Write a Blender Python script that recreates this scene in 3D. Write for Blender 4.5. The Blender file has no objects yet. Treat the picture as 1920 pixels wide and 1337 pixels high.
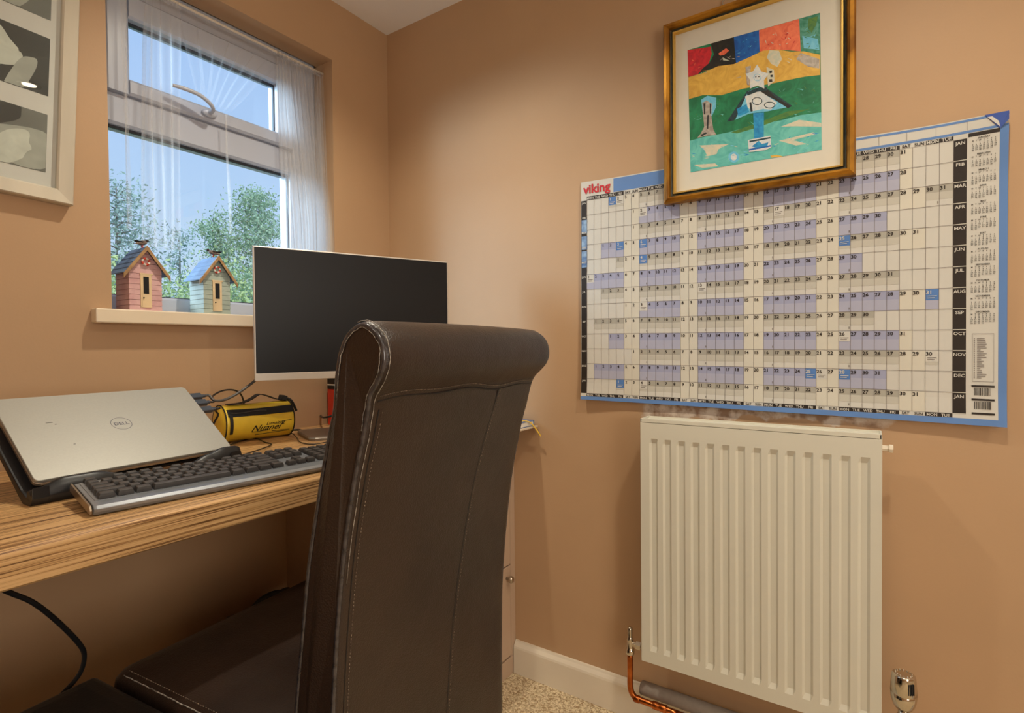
import bpy, math, random
from mathutils import Vector, Matrix
random.seed(7)
PI = math.pi
# ------------------------------------------------------------------ camera
F_PX = 1010.62
CX, CY = 960.0, 668.5
VX = Vector((0.55359873, 0.01935948, -0.8325585))
VY = Vector((-0.83273359, 0.00191748, -0.55367057))
VZ = Vector((-0.00912236, 0.99981075, 0.0171828))
CAM = Vector((-1.386, -1.45, 1.005))
scene = bpy.context.scene
col = scene.collection
cd = bpy.data.cameras.new('camera')
cd.sensor_width = 36.0
cd.lens = 36.0 * F_PX / 1920.0
cd.clip_start = 0.02
cd.clip_end = 200
cam = bpy.data.objects.new('camera', cd)
R = Matrix((VX, VY, VZ))
cam.matrix_world = Matrix.Translation(CAM) @ R.to_4x4()
col.objects.link(cam)
scene.camera = cam
scene.view_settings.view_transform = 'Standard'
scene.view_settings.look = 'None'
scene.view_settings.gamma = 1.0
scene.view_settings.use_curve_mapping = False
scene.view_settings.exposure = 0.0

# ------------------------------------------------------------------ sky
w = bpy.data.worlds.new('sky')
scene.world = w
w.use_nodes = True
nt = w.node_tree
nt.nodes.clear()
o_ = nt.nodes.new('ShaderNodeOutputWorld')
bg = nt.nodes.new('ShaderNodeBackground')
tc = nt.nodes.new('ShaderNodeTexCoord')
sx = nt.nodes.new('ShaderNodeSeparateXYZ')
rp = nt.nodes.new('ShaderNodeValToRGB')
rp.color_ramp.elements[0].position = 0.0
rp.color_ramp.elements[0].color = (0.70, 0.86, 1.02, 1)
rp.color_ramp.elements[1].position = 0.62
rp.color_ramp.elements[1].color = (0.36, 0.57, 1.02, 1)
e_ = rp.color_ramp.elements.new(0.25)
e_.color = (0.52, 0.73, 1.04, 1)
nt.links.new(tc.outputs['Generated'], sx.inputs[0])
nt.links.new(sx.outputs['Z'], rp.inputs[0])
nt.links.new(rp.outputs[0], bg.inputs[0])
bg.inputs[1].default_value = 1.0
nt.links.new(bg.outputs[0], o_.inputs[0])
# daylight on the garden, from behind the house
sd = bpy.data.lights.new('sun', 'SUN')
sd.energy = 2.0
sd.angle = 0.02
sd.color = (1.0, 0.96, 0.88)
sun = bpy.data.objects.new('sun', sd)
sun.rotation_euler = Vector((0.35, 0.75, -0.75)).to_track_quat('-Z', 'Y').to_euler()
col.objects.link(sun)
CEIL = 2.13
SPOTS = [(-0.6, -0.52), (-0.6, -1.53), (-0.6, -2.55), (-1.75, -1.03), (-1.75, -2.1)]
SPOT_W = [35.0, 33.0, 34.0, 6.0, 16.0]
SPOT_C = (1.0, 0.91, 0.74)
# added fill light near the back wall
ad = bpy.data.lights.new('rear_fill', 'AREA')
ad.shape = 'RECTANGLE'; ad.size = 1.3; ad.size_y = 1.0; ad.energy = 30.0; ad.color = (1.0, 0.94, 0.84)
ao = bpy.data.objects.new('rear_fill', ad)
ao.location = (-1.75, -3.22, 1.15); ao.rotation_euler = (math.radians(90), 0, math.radians(-18))
col.objects.link(ao)
# added cool fill panel outside the window, out of view, boosting the daylight indoors
ad = bpy.data.lights.new('outside_fill', 'AREA')
ad.shape = 'RECTANGLE'; ad.size = 1.5; ad.size_y = 1.5; ad.energy = 230.0; ad.color = (0.55, 0.78, 1.0)
ao = bpy.data.objects.new('outside_fill', ad)
ao.location = (-2.1, 1.75, 2.3); ao.rotation_euler = (Vector((-.45, .0, 1.45)) - Vector(ao.location)).to_track_quat('-Z', 'Y').to_euler()
col.objects.link(ao)

# ------------------------------------------------------------------ helpers
def U(px, py, ax, val):
    """point where the sight line of pixel (px,py) meets the plane ax = val"""
    d = R @ Vector(((px - CX) / F_PX, -(py - CY) / F_PX, -1.0))
    i = 'xyz'.index(ax)
    return CAM + d * ((val - CAM[i]) / d[i])

def s2l(c):
    c = c / 255.0
    return c / 12.92 if c <= 0.04045 else ((c + 0.055) / 1.055) ** 2.4

def rgb(r, g, b):
    return (s2l(r), s2l(g), s2l(b), 1.0)

def mat(name, c, rough=0.5, metal=0.0, var=0.06, scale=30.0, bump=0.0, bscale=200.0, c2=None, stretch=None,
        spec=0.5, distort=0.0, coat=0.0, detail=4.0):
    m = bpy.data.materials.new(name)
    m.use_nodes = True
    n = m.node_tree.nodes
    l = m.node_tree.links
    b = n['Principled BSDF']
    b.inputs['Roughness'].default_value = rough
    b.inputs['Metallic'].default_value = metal
    b.inputs['Specular IOR Level'].default_value = spec
    if coat:
        b.inputs['Coat Weight'].default_value = coat
        b.inputs['Coat Roughness'].default_value = 0.1
    t = n.new('ShaderNodeTexCoord')
    mp = n.new('ShaderNodeMapping')
    l.new(t.outputs['Object'], mp.inputs[0])
    if stretch:
        mp.inputs['Scale'].default_value = stretch
    nz = n.new('ShaderNodeTexNoise')
    nz.inputs['Scale'].default_value = scale
    nz.inputs['Detail'].default_value = detail
    nz.inputs['Distortion'].default_value = distort
    l.new(mp.outputs[0], nz.inputs['Vector'])
    r = n.new('ShaderNodeValToRGB')
    if c2 is None:
        r.color_ramp.elements[0].color = tuple(x * (1 - var) for x in c[:3]) + (1,)
        r.color_ramp.elements[1].color = tuple(min(1, x * (1 + var)) for x in c[:3]) + (1,)
    else:
        r.color_ramp.elements[0].color = c
        r.color_ramp.elements[1].color = c2
    r.color_ramp.elements[0].position = 0.35
    r.color_ramp.elements[1].position = 0.65
    l.new(nz.outputs['Fac'], r.inputs[0])
    l.new(r.outputs[0], b.inputs['Base Color'])
    if bump:
        n2 = n.new('ShaderNodeTexNoise')
        n2.inputs['Scale'].default_value = bscale
        n2.inputs['Detail'].default_value = 3
        l.new(mp.outputs[0], n2.inputs['Vector'])
        bp = n.new('ShaderNodeBump')
        bp.inputs['Strength'].default_value = bump
        bp.inputs['Distance'].default_value = 0.002
        l.new(n2.outputs['Fac'], bp.inputs['Height'])
        l.new(bp.outputs[0], b.inputs['Normal'])
    return m

class MB:
    def __init__(s):
        s.v = []; s.f = []; s.mi = []; s.sm = []
    def face(s, pts, m=0, smooth=False):
        k = len(s.v); s.v += [Vector(p) for p in pts]
        s.f.append(tuple(range(k, k + len(pts)))); s.mi.append(m); s.sm.append(smooth)
    def mesh(s, vs, fs, m=0, smooth=False):
        k = len(s.v); s.v += [Vector(p) for p in vs]
        for f in fs:
            s.f.append(tuple(k + i for i in f)); s.mi.append(m); s.sm.append(smooth)
    def box(s, a, b, m=0, T=None):
        x0, y0, z0 = a; x1, y1, z1 = b
        vs = [Vector(p) for p in ((x0,y0,z0),(x1,y0,z0),(x1,y1,z0),(x0,y1,z0),(x0,y0,z1),(x1,y0,z1),(x1,y1,z1),(x0,y1,z1))]
        if T is not None: vs = [T @ p for p in vs]
        s.mesh(vs, [(0,3,2,1),(4,5,6,7),(0,1,5,4),(1,2,6,5),(2,3,7,6),(3,0,4,7)], m)
    def rings(s, rings, m=0, smooth=True, caps=True, closed=True):
        k = len(s.v); n = len(rings[0])
        for r in rings: s.v += [Vector(p) for p in r]
        for i in range(len(rings) - 1):
            for j in range(n if closed else n - 1):
                a = k + i*n + j; b = k + i*n + (j+1) % n
                s.f.append((a, b, b + n, a + n)); s.mi.append(m); s.sm.append(smooth)
        if caps and closed:
            s.f.append(tuple(k + j for j in reversed(range(n)))); s.mi.append(m); s.sm.append(False)
            s.f.append(tuple(k + (len(rings)-1)*n + j for j in range(n))); s.mi.append(m); s.sm.append(False)
    def lathe(s, prof, c=(0,0,0), axis='z', seg=24, m=0, T=None, smooth=True):
        c = Vector(c); rs = []
        for r, h in prof:
            ring = []
            for j in range(seg):
                a = 2*PI*j/seg; p = (r*math.cos(a), r*math.sin(a), h)
                if axis == 'x': p = (p[2], p[0], p[1])
                if axis == 'y': p = (p[1], p[2], p[0])
                p = Vector(p) + c
                if T is not None: p = T @ p
                ring.append(p)
            rs.append(ring)
        s.rings(rs, m, smooth)
    def prism(s, poly, vec, m=0, smooth=False):
        """closed outline (3D points) pushed along vec"""
        vec = Vector(vec); a = [Vector(p) for p in poly]
        s.rings([a, [p + vec for p in a]], m, smooth)
    def tube(s, pts, r, seg=8, m=0, sub=6, rr=None):
        P = spline(pts, sub) if sub > 1 else [Vector(p) for p in pts]
        up = Vector((0.13, 0.21, 0.97)); rings = []
        nrm = None
        for i, p in enumerate(P):
            t = (P[min(i+1, len(P)-1)] - P[max(i-1, 0)]).normalized()
            if nrm is None:
                nrm = up.cross(t).normalized()
            nrm = (nrm - t * nrm.dot(t)).normalized()
            bn = t.cross(nrm)
            rad = r if rr is None else r * rr(i / (len(P) - 1))
            rings.append([p + nrm * rad*math.cos(2*PI*j/seg) + bn * rad*math.sin(2*PI*j/seg) for j in range(seg)])
        s.rings(rings, m)
    def build(s, name, mats, parent=None, bevel=0, bseg=2, T=None, fixn=False):
        me = bpy.data.meshes.new(name)
        inv = INV[parent.name] if parent is not None and parent.name in INV else Matrix()
        if T is not None: inv = inv @ T
        me.from_pydata([inv @ p for p in s.v], [], s.f)
        if not isinstance(mats, (list, tuple)): mats = [mats]
        for m_ in mats: me.materials.append(m_)
        me.polygons.foreach_set('material_index', s.mi)
        me.polygons.foreach_set('use_smooth', s.sm)
        me.validate(); me.update()
        o = bpy.data.objects.new(name, me)
        col.objects.link(o)
        if parent is not None:
            o.parent = parent
            INV[o.name] = INV.get(parent.name, Matrix())
        if bevel:
            md = o.modifiers.new('bevel', 'BEVEL'); md.width = bevel; md.segments = bseg
            md.limit_method = 'ANGLE'; md.angle_limit = 0.6
        return o
INV = {}
def spline(pts, sub=6):
    P = [Vector(p) for p in pts]; out = []
    for i in range(len(P) - 1):
        p0 = P[max(i-1, 0)]; p1 = P[i]; p2 = P[i+1]; p3 = P[min(i+2, len(P)-1)]
        for k in range(sub):
            t = k / sub
            out.append(0.5*((2*p1) + (p2-p0)*t + (2*p0-5*p1+4*p2-p3)*t*t + (3*p1-p0-3*p2+p3)*t**3))
    out.append(P[-1]); return out

def thing(name, label, cat, loc=(0,0,0), rz=0.0, group=None, rx=None):
    o = bpy.data.objects.new(name, None); o.empty_display_size = 0.05
    col.objects.link(o)
    M = Matrix.Translation(Vector(loc)) @ Matrix.Rotation(rz, 4, 'Z')
    o.matrix_world = M
    INV[o.name] = M.inverted()
    o['label'] = label; o['category'] = cat
    if group: o['group'] = group
    return o
def tag(o, label, cat, group=None, kind=None):
    o['label'] = label; o['category'] = cat
    if group: o['group'] = group
    if kind: o['kind'] = kind
    return o
def struct(o, kind='structure'):
    o['kind'] = kind; return o
def frame_T(o, loc, xa, za):
    """matrix of a local frame with x along xa, z near za"""
    xa = Vector(xa).normalized(); za = Vector(za); ya = za.cross(xa).normalized(); za = xa.cross(ya)
    return Matrix.Translation(Vector(loc)) @ Matrix((xa, ya, za)).transposed().to_4x4()

# lettering: outlines of the built-in font turned into flat faces
_tc = {}
def glyphs(strings, bold=0.0):
    todo = [t for t in set(strings) if (t, bold) not in _tc]
    obs = []
    for t in todo:
        c = bpy.data.curves.new('lettering', 'FONT'); c.body = t; c.size = 1.0; c.resolution_u = 2
        c.offset = bold; c.align_x = 'CENTER'
        ob = bpy.data.objects.new('lettering', c); col.objects.link(ob); obs.append((t, ob, c))
    dg = bpy.context.evaluated_depsgraph_get(); dg.update()
    for t, ob, c in obs:
        me = ob.evaluated_get(dg).to_mesh()
        _tc[(t, bold)] = ([v.co.copy() for v in me.vertices], [tuple(p.vertices) for p in me.polygons])
        ob.evaluated_get(dg).to_mesh_clear()
        bpy.data.objects.remove(ob); bpy.data.curves.remove(c)
def put_text(mb, t, fn, size, m=0, bold=0.0, wscale=1.0, slant=0.0):
    """fn maps flat (x,y) metres to a 3D point"""
    if (t, bold) not in _tc: glyphs([t], bold)
    vs, fs = _tc[(t, bold)]
    mb.mesh([fn((v.x + slant*v.y) * size * wscale, v.y * size) for v in vs], fs, m)

# ------------------------------------------------------------------ materials
M = {}
M['wall'] = mat('wall_paint', rgb(187, 153, 118), 0.55, var=0.03, scale=3, bump=0.08, bscale=160, spec=0.35)
M['ceil'] = mat('ceiling_paint', rgb(242, 242, 242), 0.8, var=0.02, scale=2, bump=0.05)
M['white'] = mat('white_gloss_paint', rgb(226, 215, 196), 0.35, var=0.02, scale=8)
M['sill'] = mat('sill_paint', rgb(232, 216, 190), 0.4, var=0.03, scale=6)
M['upvc'] = mat('white_upvc', rgb(182, 188, 202), 0.3, var=0.01, scale=5)
M['gasket'] = mat('gasket_rubber', rgb(58, 60, 68), 0.6)
M['radiator'] = mat('radiator_enamel', rgb(212, 208, 192), 0.38, var=0.012, scale=6)
M['chrome'] = mat('chrome', rgb(214, 208, 196), 0.12, 1.0, var=0.03, scale=20)
M['nickel'] = mat('brushed_nickel', rgb(190, 180, 165), 0.28, 1.0)
M['copper'] = mat('copper', rgb(205, 118, 60), 0.28, 1.0, c2=rgb(150, 78, 36), scale=25)
M['foam'] = mat('grey_lagging_foam', rgb(158, 148, 138), 0.85, var=0.06, scale=60, bump=0.2)
M['black'] = mat('black_plastic', rgb(28, 28, 30), 0.38, var=0.1)
M['cable'] = mat('cable_rubber', rgb(26, 26, 28), 0.4)
M['gcable'] = mat('grey_cable', rgb(78, 76, 74), 0.4)
M['key'] = mat('key_plastic', rgb(62, 59, 58), 0.42, var=0.08, scale=80)
M['kbody'] = mat('keyboard_grey', rgb(146, 150, 156), 0.3, 0.55, var=0.05, scale=12)
M['kside'] = mat('keyboard_side', rgb(150, 132, 112), 0.3, 0.6, var=0.05)
M['alu'] = mat('aluminium_lid', rgb(168, 166, 158), 0.45, 0.5, var=0.02, scale=300)
M['alu2'] = mat('aluminium_edge', rgb(166, 150, 132), 0.3, 0.8)
M['logo'] = mat('logo_polished', rgb(140, 142, 156), 0.25, 0.7)
M['screen'] = mat('screen_glass', rgb(20, 21, 24), 0.42, var=0.03, scale=3, spec=0.35)
M['silver'] = mat('silver_plastic', rgb(206, 198, 188), 0.35, 0.3, var=0.02)
M['taupe'] = mat('cabinet_taupe', rgb(186, 160, 136), 0.45, var=0.02, scale=5)
M['inside'] = mat('dark_recess', rgb(14, 14, 16), 0.8)
M['yellow'] = mat('yellow_pvc', rgb(244, 210, 64), 0.32, var=0.10, scale=14, bump=0.15, bscale=40)
M['webbing'] = mat('black_webbing', rgb(26, 25, 28), 0.7, bump=0.3, bscale=900)
M['ink'] = mat('black_ink', rgb(30, 26, 22), 0.5)
M['red'] = mat('red_card', rgb(206, 56, 34), 0.4)
M['whitecard'] = mat('white_card', rgb(228, 224, 214), 0.5, var=0.02)
M['blackcard'] = mat('black_card', rgb(28, 26, 26), 0.4)
M['bluecard'] = mat('blue_card', rgb(70, 104, 160), 0.4)
M['ribbon'] = mat('yellow_ribbon', rgb(226, 186, 60), 0.5)
M['silverframe'] = mat('brushed_silver_leaf', rgb(206, 198, 180), 0.34, 0.2, var=0.05, scale=22, stretch=(1, 1, 0.15))
M['mount'] = mat('grey_mount_card', rgb(226, 220, 212), 0.7, var=0.015)
M['mount2'] = mat('cream_mount_card', rgb(212, 206, 190), 0.7, var=0.015)
M['gold'] = mat('antique_gold', rgb(196, 138, 44), 0.32, 0.65, c2=rgb(128, 82, 26), scale=14, stretch=(3, 1, 1), distort=0.6)
M['goldlip'] = mat('bright_gold', rgb(222, 184, 98), 0.28, 0.7)
M['verdigris'] = mat('dark_green_channel', rgb(74, 68, 50), 0.4, 0.3, c2=rgb(40, 42, 36), scale=30)
M['lightdisc'] = None

def leather():
    m = mat('dark_brown_leather', rgb(50, 36, 28), 0.34, c2=rgb(38, 27, 22), scale=5, spec=0.5)
    n = m.node_tree.nodes; l = m.node_tree.links
    b = n['Principled BSDF']
    t = [x for x in n if x.type == 'TEX_COORD'][0]
    v = n.new('ShaderNodeTexVoronoi'); v.inputs['Scale'].default_value = 420
    l.new(t.outputs['Object'], v.inputs['Vector'])
    z = n.new('ShaderNodeTexNoise'); z.inputs['Scale'].default_value = 22; z.inputs['Detail'].default_value = 5
    l.new(t.outputs['Object'], z.inputs['Vector'])
    ad = n.new('ShaderNodeMath'); ad.operation = 'MULTIPLY_ADD'; ad.inputs[1].default_value = 3.0
    l.new(z.outputs['Fac'], ad.inputs[0]); l.new(v.outputs['Distance'], ad.inputs[2])
    bp = n.new('ShaderNodeBump'); bp.inputs['Strength'].default_value = 0.25; bp.inputs['Distance'].default_value = 0.0015
    l.new(ad.outputs[0], bp.inputs['Height']); l.new(bp.outputs[0], b.inputs['Normal'])
    rr = n.new('ShaderNodeMapRange'); rr.inputs['To Min'].default_value = 0.30; rr.inputs['To Max'].default_value = 0.48
    l.new(z.outputs['Fac'], rr.inputs[0]); l.new(rr.outputs[0], b.inputs['Roughness'])
    return m
M['leather'] = leather()
M['piping'] = mat('worn_edge_leather', rgb(40, 36, 40), 0.2, c2=rgb(72, 68, 70), scale=90, coat=0.5)
M['thread'] = mat('worn_thread', rgb(150, 132, 112), 0.7, c2=rgb(60, 46, 38), scale=400)
M['seam'] = mat('dark_seam', rgb(22, 16, 13), 0.6)
M['scuff'] = mat('scuffed_white', rgb(186, 178, 166), 0.8, c2=rgb(80, 72, 66), scale=260)
M['darkwood'] = mat('dark_wood_leg', rgb(46, 28, 20), 0.35, scale=12, stretch=(1, 1, 0.1))

def zebrano():
    m = bpy.data.materials.new('zebrano_laminate'); m.use_nodes = True
    n = m.node_tree.nodes; l = m.node_tree.links; b = n['Principled BSDF']
    b.inputs['Roughness'].default_value = 0.38
    t = n.new('ShaderNodeTexCoord'); mp = n.new('ShaderNodeMapping')
    mp.inputs['Scale'].default_value = (0.45, 60.0, 60.0)
    l.new(t.outputs['Object'], mp.inputs[0])
    a = n.new('ShaderNodeTexNoise'); a.inputs['Scale'].default_value = 5.5; a.inputs['Detail'].default_value = 7; a.inputs['Roughness'].default_value = 0.62
    a.inputs['Distortion'].default_value = 0.25
    l.new(mp.outputs[0], a.inputs['Vector'])
    r = n.new('ShaderNodeValToRGB')
    e = r.color_ramp.elements
    e[0].position = 0.38; e[0].color = rgb(84, 54, 28)
    e[1].position = 0.60; e[1].color = rgb(216, 174, 122)
    x = e.new(0.455); x.color = rgb(160, 118, 74)
    x = e.new(0.49); x.color = rgb(200, 158, 104)
    l.new(a.outputs['Fac'], r.inputs[0]); l.new(r.outputs[0], b.inputs['Base Color'])
    bp = n.new('ShaderNodeBump'); bp.inputs['Strength'].default_value = 0.15; bp.inputs['Distance'].default_value = 0.001
    l.new(a.outputs['Fac'], bp.inputs['Height']); l.new(bp.outputs[0], b.inputs['Normal'])
    return m
M['wood'] = zebrano()

def carpet():
    m = mat('beige_loop_carpet', rgb(214, 190, 150), 0.95, c2=rgb(170, 142, 104), scale=260, spec=0.1)
    n = m.node_tree.nodes; l = m.node_tree.links; b = n['Principled BSDF']
    t = [x for x in n if x.type == 'TEX_COORD'][0]
    v = n.new('ShaderNodeTexVoronoi'); v.inputs['Scale'].default_value = 150
    nd_ = n.new('ShaderNodeTexNoise'); nd_.inputs['Scale'].default_value = 90; l.new(t.outputs['Object'], nd_.inputs['Vector'])
    mxv = n.new('ShaderNodeVectorMath'); mxv.operation = 'MULTIPLY_ADD'; mxv.inputs[1].default_value = (.022, .022, .022)
    l.new(nd_.outputs['Color'], mxv.inputs[0]); l.new(t.outputs['Object'], mxv.inputs[2]); l.new(mxv.outputs[0], v.inputs['Vector'])
    r = n.new('ShaderNodeValToRGB')
    r.color_ramp.elements[0].position = 0.3; r.color_ramp.elements[0].color = rgb(240, 222, 186)
    r.color_ramp.elements[1].position = 0.8; r.color_ramp.elements[1].color = rgb(168, 140, 104)
    l.new(v.outputs['Distance'], r.inputs[0])
    l.new(r.outputs[0], b.inputs['Base Color'])
    bp = n.new('ShaderNodeBump'); bp.inputs['Strength'].default_value = 0.8; bp.inputs['Distance'].default_value = 0.006; bp.invert = True
    l.new(v.outputs['Distance'], bp.inputs['Height']); l.new(bp.outputs[0], b.inputs['Normal'])
    return m
M['carpet'] = carpet()

def glass_mat():
    m = bpy.data.materials.new('pane_glass'); m.use_nodes = True
    n = m.node_tree.nodes; l = m.node_tree.links
    n.remove(n['Principled BSDF']); o = n['Material Output']
    tr = n.new('ShaderNodeBsdfTransparent'); tr.inputs[0].default_value = (0.96, 0.98, 0.98, 1)
    gl = n.new('ShaderNodeBsdfGlossy'); gl.inputs['Roughness'].default_value = 0.02
    lw = n.new('ShaderNodeLayerWeight'); lw.inputs[0].default_value = 0.5
    pw = n.new('ShaderNodeMath'); pw.operation = 'POWER'; pw.inputs[1].default_value = 4.0
    l.new(lw.outputs['Facing'], pw.inputs[0])
    fr = n.new('ShaderNodeMath'); fr.operation = 'MULTIPLY_ADD'; fr.inputs[1].default_value = 0.8; fr.inputs[2].default_value = 0.045
    l.new(pw.outputs[0], fr.inputs[0])
    mx = n.new('ShaderNodeMixShader')
    l.new(fr.outputs[0], mx.inputs[0]); l.new(tr.outputs[0], mx.inputs[1]); l.new(gl.outputs[0], mx.inputs[2])
    l.new(mx.outputs[0], o.inputs[0])
    return m
M['glass'] = glass_mat()

def net_mat(name, alpha):
    m = bpy.data.materials.new(name); m.use_nodes = True
    n = m.node_tree.nodes; l = m.node_tree.links
    n.remove(n['Principled BSDF']); o = n['Material Output']
    tr = n.new('ShaderNodeBsdfTransparent')
    df = n.new('ShaderNodeBsdfDiffuse'); df.inputs[0].default_value = (0.95, 0.95, 0.97, 1)
    tl = n.new('ShaderNodeBsdfTranslucent'); tl.inputs[0].default_value = (0.95, 0.95, 0.97, 1)
    ad = n.new('ShaderNodeMixShader'); ad.inputs[0].default_value = 0.5
    l.new(df.outputs[0], ad.inputs[1]); l.new(tl.outputs[0], ad.inputs[2])
    mx = n.new('ShaderNodeMixShader')
    t = n.new('ShaderNodeTexCoord'); nz = n.new('ShaderNodeTexNoise')
    nz.inputs['Scale'].default_value = 160; nz.inputs['Distortion'].default_value = 1.5
    l.new(t.outputs['Object'], nz.inputs['Vector'])
    mr = n.new('ShaderNodeMapRange'); mr.inputs['From Min'].default_value = 0.3; mr.inputs['From Max'].default_value = 0.7
    mr.inputs['To Min'].default_value = alpha * 0.9; mr.inputs['To Max'].default_value = alpha * 1.1
    l.new(nz.outputs['Fac'], mr.inputs[0]); l.new(mr.outputs[0], mx.inputs[0])
    l.new(tr.outputs[0], mx.inputs[1]); l.new(ad.outputs[0], mx.inputs[2])
    l.new(mx.outputs[0], o.inputs[0])
    return m
M['net'] = net_mat('net_voile', 0.20)
M['netthin'] = net_mat('net_voile_single', 0.055)

def emis(name, c, s):
    m = bpy.data.materials.new(name); m.use_nodes = True
    n = m.node_tree.nodes; b = n['Principled BSDF']
    b.inputs['Base Color'].default_value = c; b.inputs['Emission Color'].default_value = c
    b.inputs['Emission Strength'].default_value = s
    return m
M['lightdisc'] = emis('lamp_face', (1.0, 0.86, 0.66, 1), 25.0)

# ------------------------------------------------------------------ room shell
WX0, WX1, WZ0, WZ1 = -0.862, -0.240, 1.10, 1.938
RX, RY = -2.65, -3.3
b = MB()
b.box((RX - .2, 0, -.1), (WX0, .08, CEIL + .1)); b.box((WX1, 0, -.1), (.2, .08, CEIL + .1))
b.box((WX0, 0, -.1), (WX1, .08, 1.07)); b.box((WX0, 0, WZ1), (WX1, .08, CEIL + .1))
b.box((RX - .2, .08, -.1), (-.905, .26, CEIL + .1)); b.box((WX1 + .003, .08, -.1), (.2, .26, CEIL + .1))
b.box((-.905, .08, -.1), (WX1 + .003, .26, 1.07)); b.box((-.905, .08, 1.95), (WX1 + .003, .26, CEIL + .1))
struct(b.build('wall_window_side', M['wall']))
b = MB(); b.box((0, RY, -.1), (.2, 0, CEIL + .1)); struct(b.build('wall_right', M['wall']))
b = MB(); b.box((RX - .2, RY, -.1), (RX, 0, CEIL + .1)); struct(b.build('wall_left', M['wall']))
b = MB(); b.box((RX - .2, RY - .2, -.1), (.2, RY, CEIL + .1)); struct(b.build('wall_back', M['wall']))
b = MB(); b.box((RX, RY, CEIL), (0, 0, CEIL + .1)); struct(b.build('ceiling', M['ceil']))
b = MB(); b.box((RX, RY, -.1), (0, 0, 0)); struct(b.build('floor', M['carpet']))

def skirting(name, p0, p1, nrm):
    """profile: flat board with a small rounded top"""
    p0 = Vector(p0); p1 = Vector(p1); n = Vector(nrm)
    pr = [(0, 0), (.016, 0), (.016, .078), (.0145, .084), (.011, .089), (.008, .093), (.006, .098), (0, .098)]
    m = MB(); m.rings([[p + n * a + Vector((0, 0, h)) for a, h in pr] for p in (p0, p1)], 0, False)
    return struct(m.build(name, M['white']))
skirting('baseboard_right', (0, -.535, 0), (0, RY, 0), (-1, 0, 0))
skirting('baseboard_window_side', (-.45, 0, 0), (RX, 0, 0), (0, -1, 0))
skirting('baseboard_left', (RX, 0, 0), (RX, RY, 0), (1, 0, 0))
skirting('baseboard_back', (RX + .02, RY, 0), (-.02, RY, 0), (0, 1, 0))

# ------------------------------------------------------------------ window
def bar(mb, x0, x1, z0, z1, y0, y1, ch=0.006):
    """window bar with chamfered room-side edges"""
    pr = [(y1, 0), (y0 + ch, 0), (y0, ch)]
    if (x1 - x0) < (z1 - z0):
        poly = [(x0, y1), (x0, y0 + ch), (x0 + ch, y0), (x1 - ch, y0), (x1, y0 + ch), (x1, y1)]
        mb.rings([[Vector((x, y, z)) for x, y in poly] for z in (z0, z1)], 0, False)
    else:
        poly = [(z0, y1), (z0, y0 + ch), (z0 + ch, y0), (z1 - ch, y0), (z1, y0 + ch), (z1, y1)]
        mb.rings([[Vector((x, y, z)) for z, y in poly] for x in (x0, x1)], 0, False)
win = thing('window_1', 'white window', 'window', (-.55, .08, 1.10)); struct(win)
del win['label']; del win['category']
b = MB()
bar(b, -.903, -.835, 1.095, 1.948, .088, .150); bar(b, -.335, -.239, 1.095, 1.948, .088, .150)
bar(b, -.835, -.335, 1.095, 1.143, .0885, .149); bar(b, -.835, -.335, 1.561, 1.640, .0885, .149)
bar(b, -.835, -.335, 1.885, 1.948, .0885, .149)
b.build('window_frame', M['upvc'], win)
b = MB()
bar(b, -.838, -.786, 1.638, 1.887, .074, .128); bar(b, -.383, -.332, 1.638, 1.887, .074, .128)
bar(b, -.786, -.383, 1.638, 1.677, .0745, .127); bar(b, -.786, -.383, 1.827, 1.887, .0745, .127)
b.build('opening_sash', M['upvc'], win)
b = MB()
for x0, x1, z0, z1, y in ((-.835, -.335, 1.143, 1.561, .104), (-.786, -.383, 1.677, 1.827, .098)):
    b.box((x0, y, z1 - .006), (x1, y + .008, z1)); b.box((x0, y, z0), (x1, y + .008, z0 + .003))
    b.box((x0, y, z0 + .003), (x0 + .003, y + .008, z1 - .006)); b.box((x1 - .003, y, z0 + .003), (x1, y + .008, z1 - .006))
b.build('gasket', M['gasket'], win)
b = MB(); b.box((-.835, .110, 1.143), (-.335, .114, 1.561)); b.build('pane', M['glass'], win)
b = MB(); b.box((-.786, .104, 1.677), (-.383, .108, 1.827)); b.build('pane', M['glass'], win)
b = MB(); b.box((-.903, -.030, 1.068), (-.21, -.0005, 1.100)); b.box((WX0, -.0005, 1.0705), (WX1, .092, 1.100))
b.build('window_sill', M['sill'], win, bevel=.003)
# handle: oval boss with a swept lever
b = MB()
T = Matrix.Translation((-.598, .074, 1.657))
b.lathe([(.0, -.0), (.0095, -.0), (.0100, -.005), (.008, -.009), (.0, -.010)], (0, 0, 0), 'y', 20, T=T @ Matrix.Diagonal((2.0, 1, 1, 1)))
b.tube([(-.598, .068, 1.657), (-.600, .045, 1.660), (-.612, .034, 1.668), (-.640, .031, 1.680), (-.675, .034, 1.684), (-.705, .040, 1.684)],
       .0052, 12, sub=5, rr=lambda t: 1.0 if t < .9 else 0.85)
hd = b.build('window_handle', M['upvc'], win)

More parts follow.
